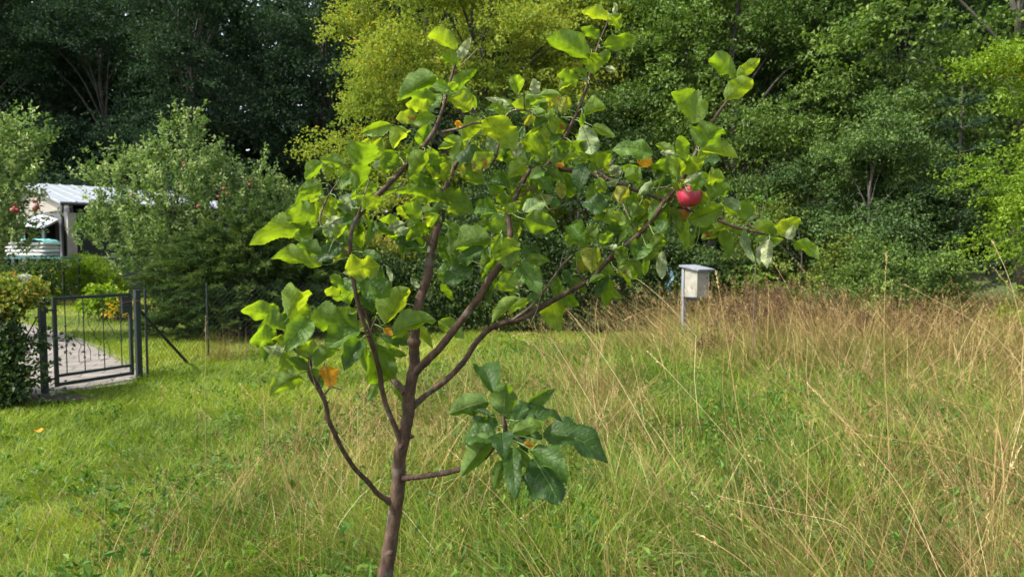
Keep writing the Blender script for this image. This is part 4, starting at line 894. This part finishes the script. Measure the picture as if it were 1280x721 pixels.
def apple_leaf(mb, rng, B, T, Wd, N, shows_top, m, r, arch=.08, fold=.25, ripple=.07, curl=0.0, nu=18, nv=8):
    """serrated ovate leaf from base B to tip T; N faces the camera; luv = (along, across)"""
    a = T - B; L = np.linalg.norm(a); a = a / L; N = N - a * (N @ a); N /= np.linalg.norm(N)
    Nt = N if shows_top else -N                                  # upper side of the blade
    s = np.cross(a, Nt)
    u = np.linspace(0, 1, nu)[:, None]; v = np.linspace(-1, 1, nv + 1)[None, :]
    prof = np.sin(np.pi * np.clip(u, 0, 1) ** .82) ** .62 * (1.04 - .16 * u); prof = prof * np.where(u > .86, .55 + .45 * (1 - (u - .86) / .14) ** .7, 1); prof[-1] = 0; prof[0] = .03
    ser = 1 + .042 * np.where(np.arange(nu) % 2, 1, -1)[:, None] * (np.abs(v) > .99)
    ph = rng.uniform(0, 6.28, 3); half = Wd / 2; roll = rng.uniform(-.5, .45)
    asym = 1 + .05 * np.sin(u * 3 + ph[2]) * np.sign(v)
    wob = np.interp(u[:, 0], np.linspace(0, 1, 9), rng.normal(size=9))[:, None] * (v < 0) + np.interp(u[:, 0], np.linspace(0, 1, 9), rng.normal(size=9))[:, None] * (v > 0)
    y = v * prof * half * ser * asym * (1 + .075 * wob)
    z = arch * L * 4 * u * (1 - u) + fold * np.abs(v) ** 1.3 * prof * half * (1.1 - .3 * u) \
        + ripple * half * np.sin(u * 13 + ph[0] + 1.6 * np.sign(v)) * v ** 2 * prof * 1.6 + ripple * half * .7 * np.sin(u * 5 + ph[1]) * (.3 + np.abs(v)) \
        + roll * half * np.abs(v) ** 4 * prof + .008 * half * 1.0 * wob + (.06 * half) * np.interp(u[:, 0], np.linspace(0, 1, 14), rng.normal(size=14))[:, None] * np.abs(v) ** 2 * prof + .016 * L * np.sin(48 * (u - .22 * np.abs(v))) * prof * np.abs(v) * (1 - np.abs(v)) * 2 \
        - curl * L * np.clip(u - .55, 0, 1) ** 2 * 2.2
    x = u * L + 0 * v + curl * L * -.35 * np.clip(u - .6, 0, 1)
    P = B + x[..., None] * a + y[..., None] * s + z[..., None] * Nt
    i = np.arange(nu - 1)[:, None]; j = np.arange(nv)[None]; w_ = nv + 1
    f = np.stack([i * w_ + j, (i + 1) * w_ + j, (i + 1) * w_ + j + 1, i * w_ + j + 1], -1).reshape(-1, 4)
    uv = np.stack([u + 0 * v, v + 0 * u, 0 * u + 0 * v], -1).reshape(-1, 3)
    # orientation: front side must be the upper side
    p0, p1, p2 = P[2, 2], P[3, 2], P[3, 3]
    if np.cross(p1 - p0, p2 - p0) @ Nt < 0: f = f[:, ::-1]
    mb.add(P.reshape(-1, 3), f, r, m, uv)

# branches: name -> (list of (x, y, depth offset in m), list of radii in photo pixels)
BR = {
 'trunk': ([(478, 1135, 0), (474, 960, 0), (476, 820, 0), (482, 735, 0), (488, 690, 0), (493, 640, 0), (499, 592, 0), (504, 545, 0), (508, 510, 0), (513, 478, 0), (517, 448, 0), (518, 426, 0), (523, 395, .01), (532, 358, .03), (541, 318, .04), (548, 285, .05), (552, 258, .06), (560, 228, .08), (574, 200, .10), (590, 184, .1)],
           [22, 16, 13, 12, 11, 10.5, 10, 9.5, 9.5, 9, 8, 7.5, 7, 7, 6.5, 6, 5, 4, 3, 2]),
 'right':  ([(514, 470, 0), (535, 448, -.02), (562, 420, -.04), (590, 384, -.06), (610, 352, -.08), (630, 325, -.08), (637, 300, -.06), (636, 275, -.04), (644, 248, 0), (654, 226, .02), (662, 211, .03)], [7.5, 6.5, 6.2, 6, 6, 5.5, 5, 4.6, 4.2, 4, 4]),
 'low_right': ([(509, 515, 0), (530, 496, .03), (556, 476, .06), (582, 449, .09), (600, 423, .1), (618, 407, .1), (648, 399, .09), (680, 382, .08), (712, 364, .06), (738, 349, .04), (757, 330, .02), (778, 310, 0), (800, 293, -.02), (822, 266, -.05), (838, 245, -.06), (850, 228, -.07), (866, 200, -.09), (880, 170, -.1), (896, 144, -.11), (909, 126, -.12)],
           [6, 5, 5, 5, 5, 5, 5, 4.6, 4.2, 4, 4, 4, 4.2, 4, 3.8, 3.6, 3.4, 3, 2.6, 2]),
 'top_right': ([(662, 211, .03), (680, 210, .04), (705, 212, .05), (735, 218, .05), (765, 226, .03), (790, 236, .01), (818, 246, 0), (845, 258, 0), (878, 268, 0), (908, 280, -.02), (935, 288, -.03), (962, 293, -.05), (985, 299, -.06), (998, 303, -.07)], [4.2, 4.4, 4.2, 4, 3.8, 3.6, 3, 2.6, 2.2, 2.6, 2.4, 2, 1.6, 1.2]),
 'top_shoot': ([(683, 208, .05), (696, 190, .04), (706, 172, .03), (717, 150, .02), (725, 130, .01), (735, 103, 0), (741, 78, -.01), (748, 56, -.01), (757, 35, -.02), (763, 20, -.02)], [4, 3.6, 3.8, 3.4, 3, 2.6, 2.2, 2, 1.7, 1.2]),
 'left':  ([(503, 560, 0), (492, 530, -.02), (483, 505, -.03), (477, 478, -.04), (471, 455, -.05), (463, 425, -.07), (452, 398, -.09), (445, 370, -.1), (440, 335, -.1), (439, 305, -.1), (442, 280, -.1), (456, 260, -.1), (480, 236, -.08), (505, 210, -.06), (524, 190, -.05), (542, 166, -.04), (552, 140, -.03), (560, 112, -.02), (568, 84, -.01), (573, 66, 0)],
           [5, 4.5, 4.2, 4.4, 4.2, 4.5, 4, 3.4, 3.2, 3.4, 3.8, 4.4, 4.2, 3.8, 3.8, 4, 2.8, 2.4, 1.8, 1.2]),
 'left_stub': ([(507, 492, 0), (496, 480, .02), (486, 468, .04), (476, 446, .05), (466, 420, .06), (458, 392, .06), (450, 365, .05)], [5.5, 5, 5, 3.6, 3.2, 3, 2.4]),
 'low_left': ([(489, 627, 0), (468, 612, -.03), (446, 588, -.07), (426, 556, -.11), (413, 528, -.14), (408, 506, -.15), (399, 487, -.16), (389, 468, -.17), (387, 448, -.17), (384, 425, -.17), (372, 402, -.18)], [5, 4.2, 3.8, 3.6, 3.8, 3.4, 3.8, 4, 3, 2.4, 1.5]),
 'low_front': ([(505, 597, 0), (530, 595, -.06), (556, 591, -.12), (582, 584, -.17), (604, 573, -.21), (620, 556, -.23), (631, 542, -.24), (630, 520, -.24)], [5, 4.4, 4.4, 4.2, 4, 4.4, 4.6, 3]),
 'side_twig': ([(552, 165, -.03), (575, 160, -.03), (592, 154, -.02), (608, 155, 0)], [2.6, 2.2, 2, 1.4]),
 'hang_twig': ([(640, 400, .09), (662, 384, .08), (676, 368, .07), (690, 350, .06), (702, 333, .05), (716, 318, .04)], [2.6, 2.4, 2.2, 2.2, 2, 1.5]),
 'crown_twig': ([(606, 214, .06), (613, 206, .05), (620, 193, .04), (633, 145, .03), (655, 138, .02), (672, 146, .02)], [3.2, 3.2, 2.4, 2, 1.8, 1.4]),
 'cluster_twig': ([(387, 448, -.17), (372, 440, -.17), (360, 425, -.18), (352, 405, -.18)], [2.4, 2, 1.6, 1.2]),
 'fan_twig': ([(439, 320, -.1), (424, 306, -.11), (410, 292, -.12), (400, 276, -.12), (408, 250, -.12), (425, 225, -.12)], [2.6, 2.2, 2, 1.8, 1.5, 1.2]),
 'mid_twig': ([(541, 310, .04), (530, 296, .02), (522, 282, .01), (515, 268, 0)], [2.6, 2.2, 1.8, 1.2]),
}
PARTN = {'trunk': 'trunk'}
LEAF = """b 447 213 462 172 40
b 445 238 455 197 22
m 495 190 478 211 26
m 402 203 380 224 18
m 432 205 400 200 15
y 418 218 402 205 14
b 404 236 368 252 20
m 402 229 372 240 18
b 398 246 387 253 9
b 396 283 360 258 38
b 387 281 311 302 30
b 413 245 404 281 24
p 440 250 421 261 22
m 452 248 447 257 13
b 455 262 479 244 20
p 428 272 404 285 15
b 403 331 336 317 24
m 402 318 370 303 18
m 391 290 366 300 18
p 404 284 426 291 16
b 420 298 433 280 12
m 410 322 426 303 18
b 432 340 476 326 32
d 450 350 489 371 36
p 448 350 439 326 18
b 450 362 414 372 30
d 450 362 424 349 18
d 452 366 468 392 28
b 481 405 511 358 38
b 350 396 300 386 24
b 360 397 381 355 30
b 362 407 383 372 28
d 372 395 392 387 15
b 449 412 377 401 36
d 450 412 404 438 30
d 385 398 357 439 28
b 362 414 320 408 22
b 346 427 310 422 26
b 357 430 338 422 12
p 355 437 325 431 14
d 345 433 329 451 17
m 388 446 378 424 25
m 385 461 357 448 15
b 392 459 426 432 17
b 372 468 338 490 28
d 450 426 430 463 24
m 472 430 468 490 42
b 492 416 548 396 28
d 487 426 519 427 22
b 520 408 541 433 15
m 430 356 412 344 15
p 513 349 526 361 8
p 535 364 537 377 8
p 490 352 482 330 7
d 591 332 554 356 28
d 591 326 571 321 18
b 571 62 531 39 22
b 571 81 550 69 18
p 571 73 589 48 13
b 572 75 574 89 6
b 547 100 493 122 26
m 545 96 497 124 30
b 536 138 506 128 20
y 521 144 494 148 18
m 562 116 597 84 17
b 562 112 573 104 14
b 588 139 563 121 28
b 646 119 645 93 21
m 536 155 525 187 24
b 510 162 491 186 22
m 489 155 453 166 18
b 477 196 449 178 32
b 530 190 512 221 23
m 515 195 504 188 13
b 600 150 577 176 26
b 607 147 647 186 36
p 618 190 611 166 15
m 578 176 565 216 24
b 585 195 599 179 15
b 560 226 534 203 26
y 613 195 588 213 24
b 580 218 606 228 28
p 637 131 606 122 9
m 632 138 616 129 14
m 528 235 494 240 15
b 552 251 511 239 28
m 545 232 519 222 17
b 524 276 506 253 23
p 505 279 483 288 13
b 531 271 509 291 20
p 512 285 492 293 12
m 560 259 537 265 17
m 551 244 592 264 38
b 558 262 574 268 10
m 550 268 538 288 13
d 541 313 505 312 20
b 548 315 529 318 8
m 549 315 560 299 10
m 613 298 567 310 34
d 606 310 570 326 17
m 632 291 615 271 24
m 628 297 637 334 36
b 632 268 651 252 13
b 632 266 616 258 9
d 650 332 677 367 28
m 642 340 624 366 24
p 650 350 645 361 10
d 672 367 659 376 14
b 649 373 615 404 15
b 687 375 698 411 38
b 690 360 696 366 8
y 722 322 746 338 23
b 737 353 757 343 9
b 761 25 726 12 17
p 767 17 769 2 7
b 763 20 775 38 19
b 737 73 681 45 30
b 748 49 726 34 15
b 755 59 798 44 20
m 750 80 762 62 16
b 739 66 742 93 25
p 757 85 770 88 8
b 723 99 696 92 19
b 720 100 697 111 16
b 732 98 716 87 12
p 733 102 726 90 5
p 673 118 665 98 14
m 675 119 702 117 11
y 698 132 682 122 19
y 701 141 710 119 18
b 655 129 680 122 17
b 663 136 639 128 17
m 636 141 616 132 15
b 730 143 760 130 22
m 728 141 727 160 8
y 690 148 704 167 22
d 684 150 667 160 16
y 664 144 655 158 9
b 690 173 656 167 20
p 727 157 743 198 28
m 690 183 718 178 15
b 715 178 738 199 22
b 654 174 685 196 30
d 700 170 687 183 15
p 650 178 642 199 14
b 750 213 758 187 22
d 732 204 722 240 25
b 738 212 744 202 10
b 656 205 636 220 24
m 646 209 643 231 18
d 680 215 661 222 15
d 671 224 690 242 18
w 655 266 694 242 24
m 656 274 698 286 31
d 690 262 698 248 13
y 700 230 703 249 15
d 712 282 731 306 25
d 760 263 727 252 26
b 783 276 741 271 18
b 792 320 798 281 19
p 757 230 776 225 10
m 748 222 756 242 15
y 772 236 780 254 22
p 765 215 773 207 15
m 781 222 798 214 20
m 878 151 841 111 34
b 918 98 886 69 23
b 921 97 951 72 16
b 906 125 943 96 25
d 910 100 906 92 7
b 877 187 903 158 38
b 876 188 925 194 19
b 855 201 850 164 16
d 816 193 764 182 24
m 843 191 818 179 12
p 843 193 824 190 8
b 848 224 852 188 27
b 850 216 881 199 22
p 832 226 814 213 10
m 836 215 821 197 20
p 856 229 879 216 12
m 866 238 879 217 15
b 884 226 907 222 20
b 888 251 917 234 24
b 846 226 853 254 19
m 884 252 862 262 16
b 850 250 811 263 24
m 862 276 908 257 24
b 904 257 934 273 11
p 905 250 928 262 15
m 800 226 779 205 20
p 777 215 759 214 14
p 800 243 816 225 11
y 785 235 771 253 20
m 800 255 789 271 20
m 830 258 811 277 22
m 800 265 784 277 20
m 745 299 727 286 25
b 752 305 766 289 16
y 741 311 740 342 26
m 741 313 719 325 19
b 778 307 775 329 19
p 772 310 761 308 9
d 806 303 794 324 28
b 808 303 829 289 27
b 815 310 831 297 20
b 830 318 804 325 9
p 828 314 827 352 14
d 822 291 833 275 17
y 772 337 791 348 16
m 848 278 851 292 12
b 880 280 867 296 12
b 868 294 864 314 7
b 864 311 851 312 5
p 930 285 942 329 12
p 960 297 945 333 11
p 962 299 957 338 15
b 970 294 952 284 13
b 969 294 1002 269 23
p 985 299 993 281 12
b 993 302 1026 323 17
p 934 276 951 266 5
m 965 297 941 302 8
D 617 493 600 450 31
M 610 501 560 518 28
M 630 519 633 479 30
D 613 520 583 510 9
D 620 546 576 547 26
M 612 545 575 596 28
D 628 540 630 574 26
M 630 577 616 613 17
D 640 560 644 622 24
M 645 560 664 586 17
D 667 574 701 630 46
D 665 562 713 601 28
D 644 525 661 495 18
M 652 515 694 486 18
D 645 527 684 499 19
D 655 525 709 520 16
M 640 541 686 525 19
D 679 540 764 574 38
D 678 548 659 538 9"""
ORANGE = [(408, 457, 413, 486, 22, 'orange spotted leaf on the low left twig'), (816, 205, 795, 199, 15, 'orange leaf beside the large dark leaf left of the apple'), (480, 411, 491, 419, 10, None),
          (572, 160, 574, 149, 9, 'small orange leaf on the upper left twig'), (694, 206, 706, 207, 8, None), (654, 555, 669, 558, 7, None)]

def young_apple():
    rng = np.random.default_rng(500); base = at(478, 1135, TD); base[2] = 0
    root = empty('young_apple_tree', base, 'slender young apple tree in the foreground with large backlit leaves', 'apple tree')
    paths = {}; objs = {}; lmb = {}; owner = {}
    for k, (pts, rad) in BR.items():
        n = len(pts) * 7; P = smooth_path([at(x, y, TD + dz) for x, y, dz in pts], n)
        R = np.interp(np.linspace(0, 1, n), np.linspace(0, 1, len(rad)), rad) * PX * (.85 if k == 'trunk' else .74)
        kn = rng.normal(size=(max(3, n // 5), 3)); P = P + np.stack([np.interp(np.linspace(0, 1, n), np.linspace(0, 1, len(kn)), kn[:, q]) for q in range(3)], 1) * R[:, None] * .24
        if k == 'trunk': P[0][2] = -.03
        if k in ('right', 'low_right', 'left', 'left_stub', 'low_left', 'low_front'): R[:3] *= (1.35, 1.2, 1.08)
        mb = MB(); tube(mb, P, R, 12 if R[0] > .008 else 8, .5, .10, rng)
        L = np.linalg.norm(P[-1] - P[0]); nb = max(3, int(L / (.035 if R[0] < .011 else .16)))
        for q in range(nb):                                      # buds and knots
            i = int(rng.uniform(.15, .97) * (n - 1)); d = nrm(rng.normal(size=3)); c = P[i] + d * R[i] * .9
            tube(mb, [c, c + d * R[i] * .45, c + d * (R[i] * .7 + .0012)], [R[i] * .42, R[i] * .34, R[i] * .08], 6)
        if k == 'trunk':
            i = int(np.argmin(np.abs(P[:, 2] - at(0, 427, TD)[2]))); ball(mb, P[i], R[i] * 1.35, 12, 8, 0)
            i = int(np.argmin(np.abs(P[:, 2] - at(0, 690, TD)[2]))); ball(mb, P[i] + (.004, -R[i] * .6, 0), R[i] * .6, 10, 8, 0)
        o = mb.build('trunk' if k == 'trunk' else 'branch', BARK if R[0] > .0055 else TWIG, root, True)
        paths[k] = (P, R); objs[k] = o; lmb[k] = MB()
    r2 = np.random.default_rng(77)                               # fine side twigs
    for k, a, b, c in (('trunk', .62, .98, 4), ('right', .35, .98, 7), ('low_right', .42, .9, 7), ('top_right', .05, .85, 8), ('left', .4, .95, 7), ('left_stub', .4, .95, 3), ('fan_twig', .2, .9, 3), ('crown_twig', .2, .9, 3), ('low_left', .55, .95, 3), ('hang_twig', .2, .9, 2)):
        P, R = paths[k]
        for q in range(c):
            i = int(r2.uniform(a, b) * (len(P) - 1)); d = nrm(r2.normal(size=3) * (1, .7, .8) + (0, 0, .35)); Lt = r2.uniform(.03, .10)
            T = smooth_path([P[i], P[i] + d * Lt * .5 + r2.normal(size=3) * .006, P[i] + d * Lt + r2.normal(size=3) * .008], 8)
            kk = '%s_spur%d' % (k, q); paths[kk] = (T, np.linspace(min(R[i] * .5, .0028), .0012, 8)); owner[kk] = k
            mb = MB(); tube(mb, T, paths[kk][1], 6, .5, .15, r2); e = T[-1]; dd = nrm(T[-1] - T[-2]); tube(mb, [e, e + dd * .002, e + dd * .006], [.0018, .002, .0004], 6)
            t_ = mb.build('twig', TWIG, root, True); t_.parent = objs[k]
    allP = np.concatenate([paths[k][0] for k in paths]); key = np.concatenate([[owner.get(k, k)] * len(paths[k][0]) for k in paths])
    def proj(P):
        c, s = math.cos(PITCH), math.sin(PITCH); y = P[..., 1]; z = P[..., 2] - CAMH
        dy = y * c - z * s; dz = y * s + z * c
        return np.stack([640 + F * P[..., 0] / dy, 360.5 - F * dz / dy], -1)
    pp = proj(allP)
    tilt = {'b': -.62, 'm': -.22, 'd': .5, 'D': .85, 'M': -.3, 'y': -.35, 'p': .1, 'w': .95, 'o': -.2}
    mats = [AL_G, AL_P, AL_Y, AL_O, TWIG]
    def put(kind, bx, by, tx, ty, wd, dz=None, into=None, back=0.0):
        dist = np.hypot(pp[:, 0] - bx, pp[:, 1] - by); sel = int(np.argmin(dist)); k = str(key[sel]); near = allP[sel]
        dz = rng.uniform(-.085, .02) if dz is None else dz
        Yb = near[1] + dz + back
        B = at(bx, by, Yb); v = nrm(CAM - B); up = tilt[kind] + rng.uniform(-.12, .12)
        shows_top = kind in 'dDw' or (kind in 'm' and rng.random() < .45) or (kind == 'y' and rng.random() < .4)
        N = nrm(v * .8 + np.array((rng.uniform(-.3, .3), 0, up)))
        r = at(tx, ty, Yb) - CAM; r /= np.linalg.norm(r); den = r @ N
        T = CAM + r * ((B - CAM) @ N / den) if abs(den) > .2 else at(tx, ty, Yb)
        if np.linalg.norm(T - B) > 1.9 * np.hypot(tx - bx, ty - by) * PX: T = at(tx, ty, Yb)
        a = nrm(T - B); s = nrm(np.cross(a, N)); sp = np.linalg.norm(s - (s @ v) * v)
        W = wd * PX / max(sp, .6) * (.88 if kind in 'DM' else .94)
        mi = {'p': 1, 'w': 1, 'y': 2, 'o': 3}.get(kind, 0)
        val = {'b': rng.uniform(.35, 1), 'm': rng.uniform(.25, .7), 'd': rng.uniform(0, .4), 'D': rng.uniform(0, .14), 'M': rng.uniform(.12, .4)}.get(kind, rng.random())  # light put into leaf colour: backlit kinds lighter, top-side kinds darker
        small = np.linalg.norm(T - B) < .02
        mb = into if into is not None else lmb[k]
        apple_leaf(mb, rng, B, T, W, N, shows_top, mi, val, arch=rng.uniform(.0, .12) if shows_top else rng.uniform(-.0, .12), fold=rng.uniform(.15, .95), ripple=rng.uniform(.08, .2) if kind != 'p' else .3,
                   curl=rng.uniform(0, .5) if kind != 'p' else rng.uniform(.2, .6), nu=14 if small else 36, nv=6 if small else 8)
        Q = [B + a * .004, B - a * .008 + (near - B) * .2, near + (B - near) * .25 * rng.uniform(.6, 1.2) + (0, 0, .003), near]
        tube(mb, smooth_path(Q, 8), np.linspace(.0009, .0012, 8), 5, .7, 0, None, False, 1 if into is None else 1)
        return B
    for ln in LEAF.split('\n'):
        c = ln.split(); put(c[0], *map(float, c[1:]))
    # less visible leaves further back in the crown, each on its own stalk
    cnt = 0
    w8 = {'trunk': (.62, 1), 'right': (.45, 1), 'low_right': (.5, .86), 'top_right': (0, .8), 'left': (.45, .93), 'left_stub': (.4, 1), 'fan_twig': (0, 1), 'mid_twig': (0, 1), 'crown_twig': (0, 1), 'hang_twig': (.3, 1), 'cluster_twig': (0, 1), 'top_shoot': (0, .35), 'low_front': (.8, 1)}
    num = {'trunk': 14, 'right': 26, 'low_right': 20, 'top_right': 30, 'left': 18, 'left_stub': 7, 'fan_twig': 8, 'mid_twig': 7, 'crown_twig': 9, 'hang_twig': 6, 'cluster_twig': 4, 'top_shoot': 5, 'low_front': 4}
    for k, (a, b) in w8.items():
        P, R = paths[k]
        for q in range(int(num[k] * 2.1)):
            p = proj(P[int(rng.uniform(a, b) * (len(P) - 1))]); an = rng.uniform(0, 6.28); off = rng.uniform(8, 30)
            bx, by = p[0] + math.cos(an) * off, p[1] + math.sin(an) * off * .8
            an2 = an + rng.normal() * .6; L = rng.uniform(22, 38)
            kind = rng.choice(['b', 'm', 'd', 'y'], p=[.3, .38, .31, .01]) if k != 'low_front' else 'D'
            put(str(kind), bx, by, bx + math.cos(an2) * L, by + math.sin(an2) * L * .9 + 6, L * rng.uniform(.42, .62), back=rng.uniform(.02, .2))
    for k, mb in lmb.items():
        if mb.v: mb.build('leaves', mats, objs[k], True) if False else build_leaves(mb, objs[k], root, mats)
    for bx, by, tx, ty, wd, lab in ORANGE:
        mb = MB(); put('o', bx, by, tx, ty, wd, -.03, mb); o = mb.build('leaf', mats, root, True)
        if lab: o['label'] = lab
    return paths

def build_leaves(mb, branch, root, mats):
    """leaves of one branch: a sub-part of that branch (branch objects sit at the root's own origin)"""
    o = mb.build('leaves', mats, root, True); o.parent = branch; return o

def apples():
    m, nt, p = new_mat('red_apple_skin'); N = nt.nodes; Lk = nt.links
    tc = N.new('ShaderNodeTexCoord'); nz = N.new('ShaderNodeTexNoise'); nz.inputs['Scale'].default_value = 22; nz.inputs['Detail'].default_value = 5; Lk.new(tc.outputs['Object'], nz.inputs[0])
    mp = N.new('ShaderNodeMapping'); mp.inputs['Scale'].default_value = (90, 90, 9); n2 = N.new('ShaderNodeTexNoise'); n2.inputs['Scale'].default_value = 1.5; Lk.new(tc.outputs['Object'], mp.inputs[0]); Lk.new(mp.outputs[0], n2.inputs[0])
    mx = N.new('ShaderNodeMix'); mx.data_type = 'RGBA'; mx.blend_type = 'MULTIPLY'; mx.inputs[0].default_value = 1
    Lk.new(ramp(nt, nz.outputs[0], [(.35, (.23, .008, .028)), (.6, (.34, .020, .05)), (.74, (.44, .13, .08))]), mx.inputs[6]); Lk.new(ramp(nt, n2.outputs[0], [(.3, (.8, .7, .7)), (.7, (1.1, 1.1, 1.1))]), mx.inputs[7])
    Lk.new(mx.outputs[2], p.inputs['Base Color']); p.inputs['Roughness'].default_value = .52
    blush = solid('half_ripe_apple_skin', (.42, .08, .03), (.24, .26, .03), 26, .38)
    for (x, y, dz, R, mat, lab, dr) in ((862, 244, -.075, .0275, m, 'shiny red ripe apple hanging among the right hand leaves', (.25, .1, 1)), (850, 264, .02, .024, blush, 'smaller half ripe apple tucked behind leaves just below the red one', (-.2, .1, 1))):
        c = at(x, y, TD + dz); r_ = empty('apple', c, lab, 'apple')
        mb = MB(); ball(mb, c, R, 32, 24, .07); v = mb.v[0]
        v[:] = (v - c) * (1.0, 1.0, 1.04) + c; b_ = mb.build('skin', mat, r_, True)
        s = MB(); tube(s, smooth_path([c + (0, 0, R * .7), c + (.004, 0, R * 1.2), c + (-.004, .01, R * 1.5), at(x - 12, y - 26, TD + dz + .02)], 10), [.0016] * 10, 6); s.build('stem', TWIG, r_)
        d = MB(); 
        for q in range(5):
            a = q * 1.257; e = c + (0, 0, -R * .86); dd = np.array((math.cos(a), math.sin(a), -.6)); tube(d, [e, e + dd * .004], [.0016, .0004], 4)
        d.build('calyx', OLDBARK, r_)
young_apple(); apples()
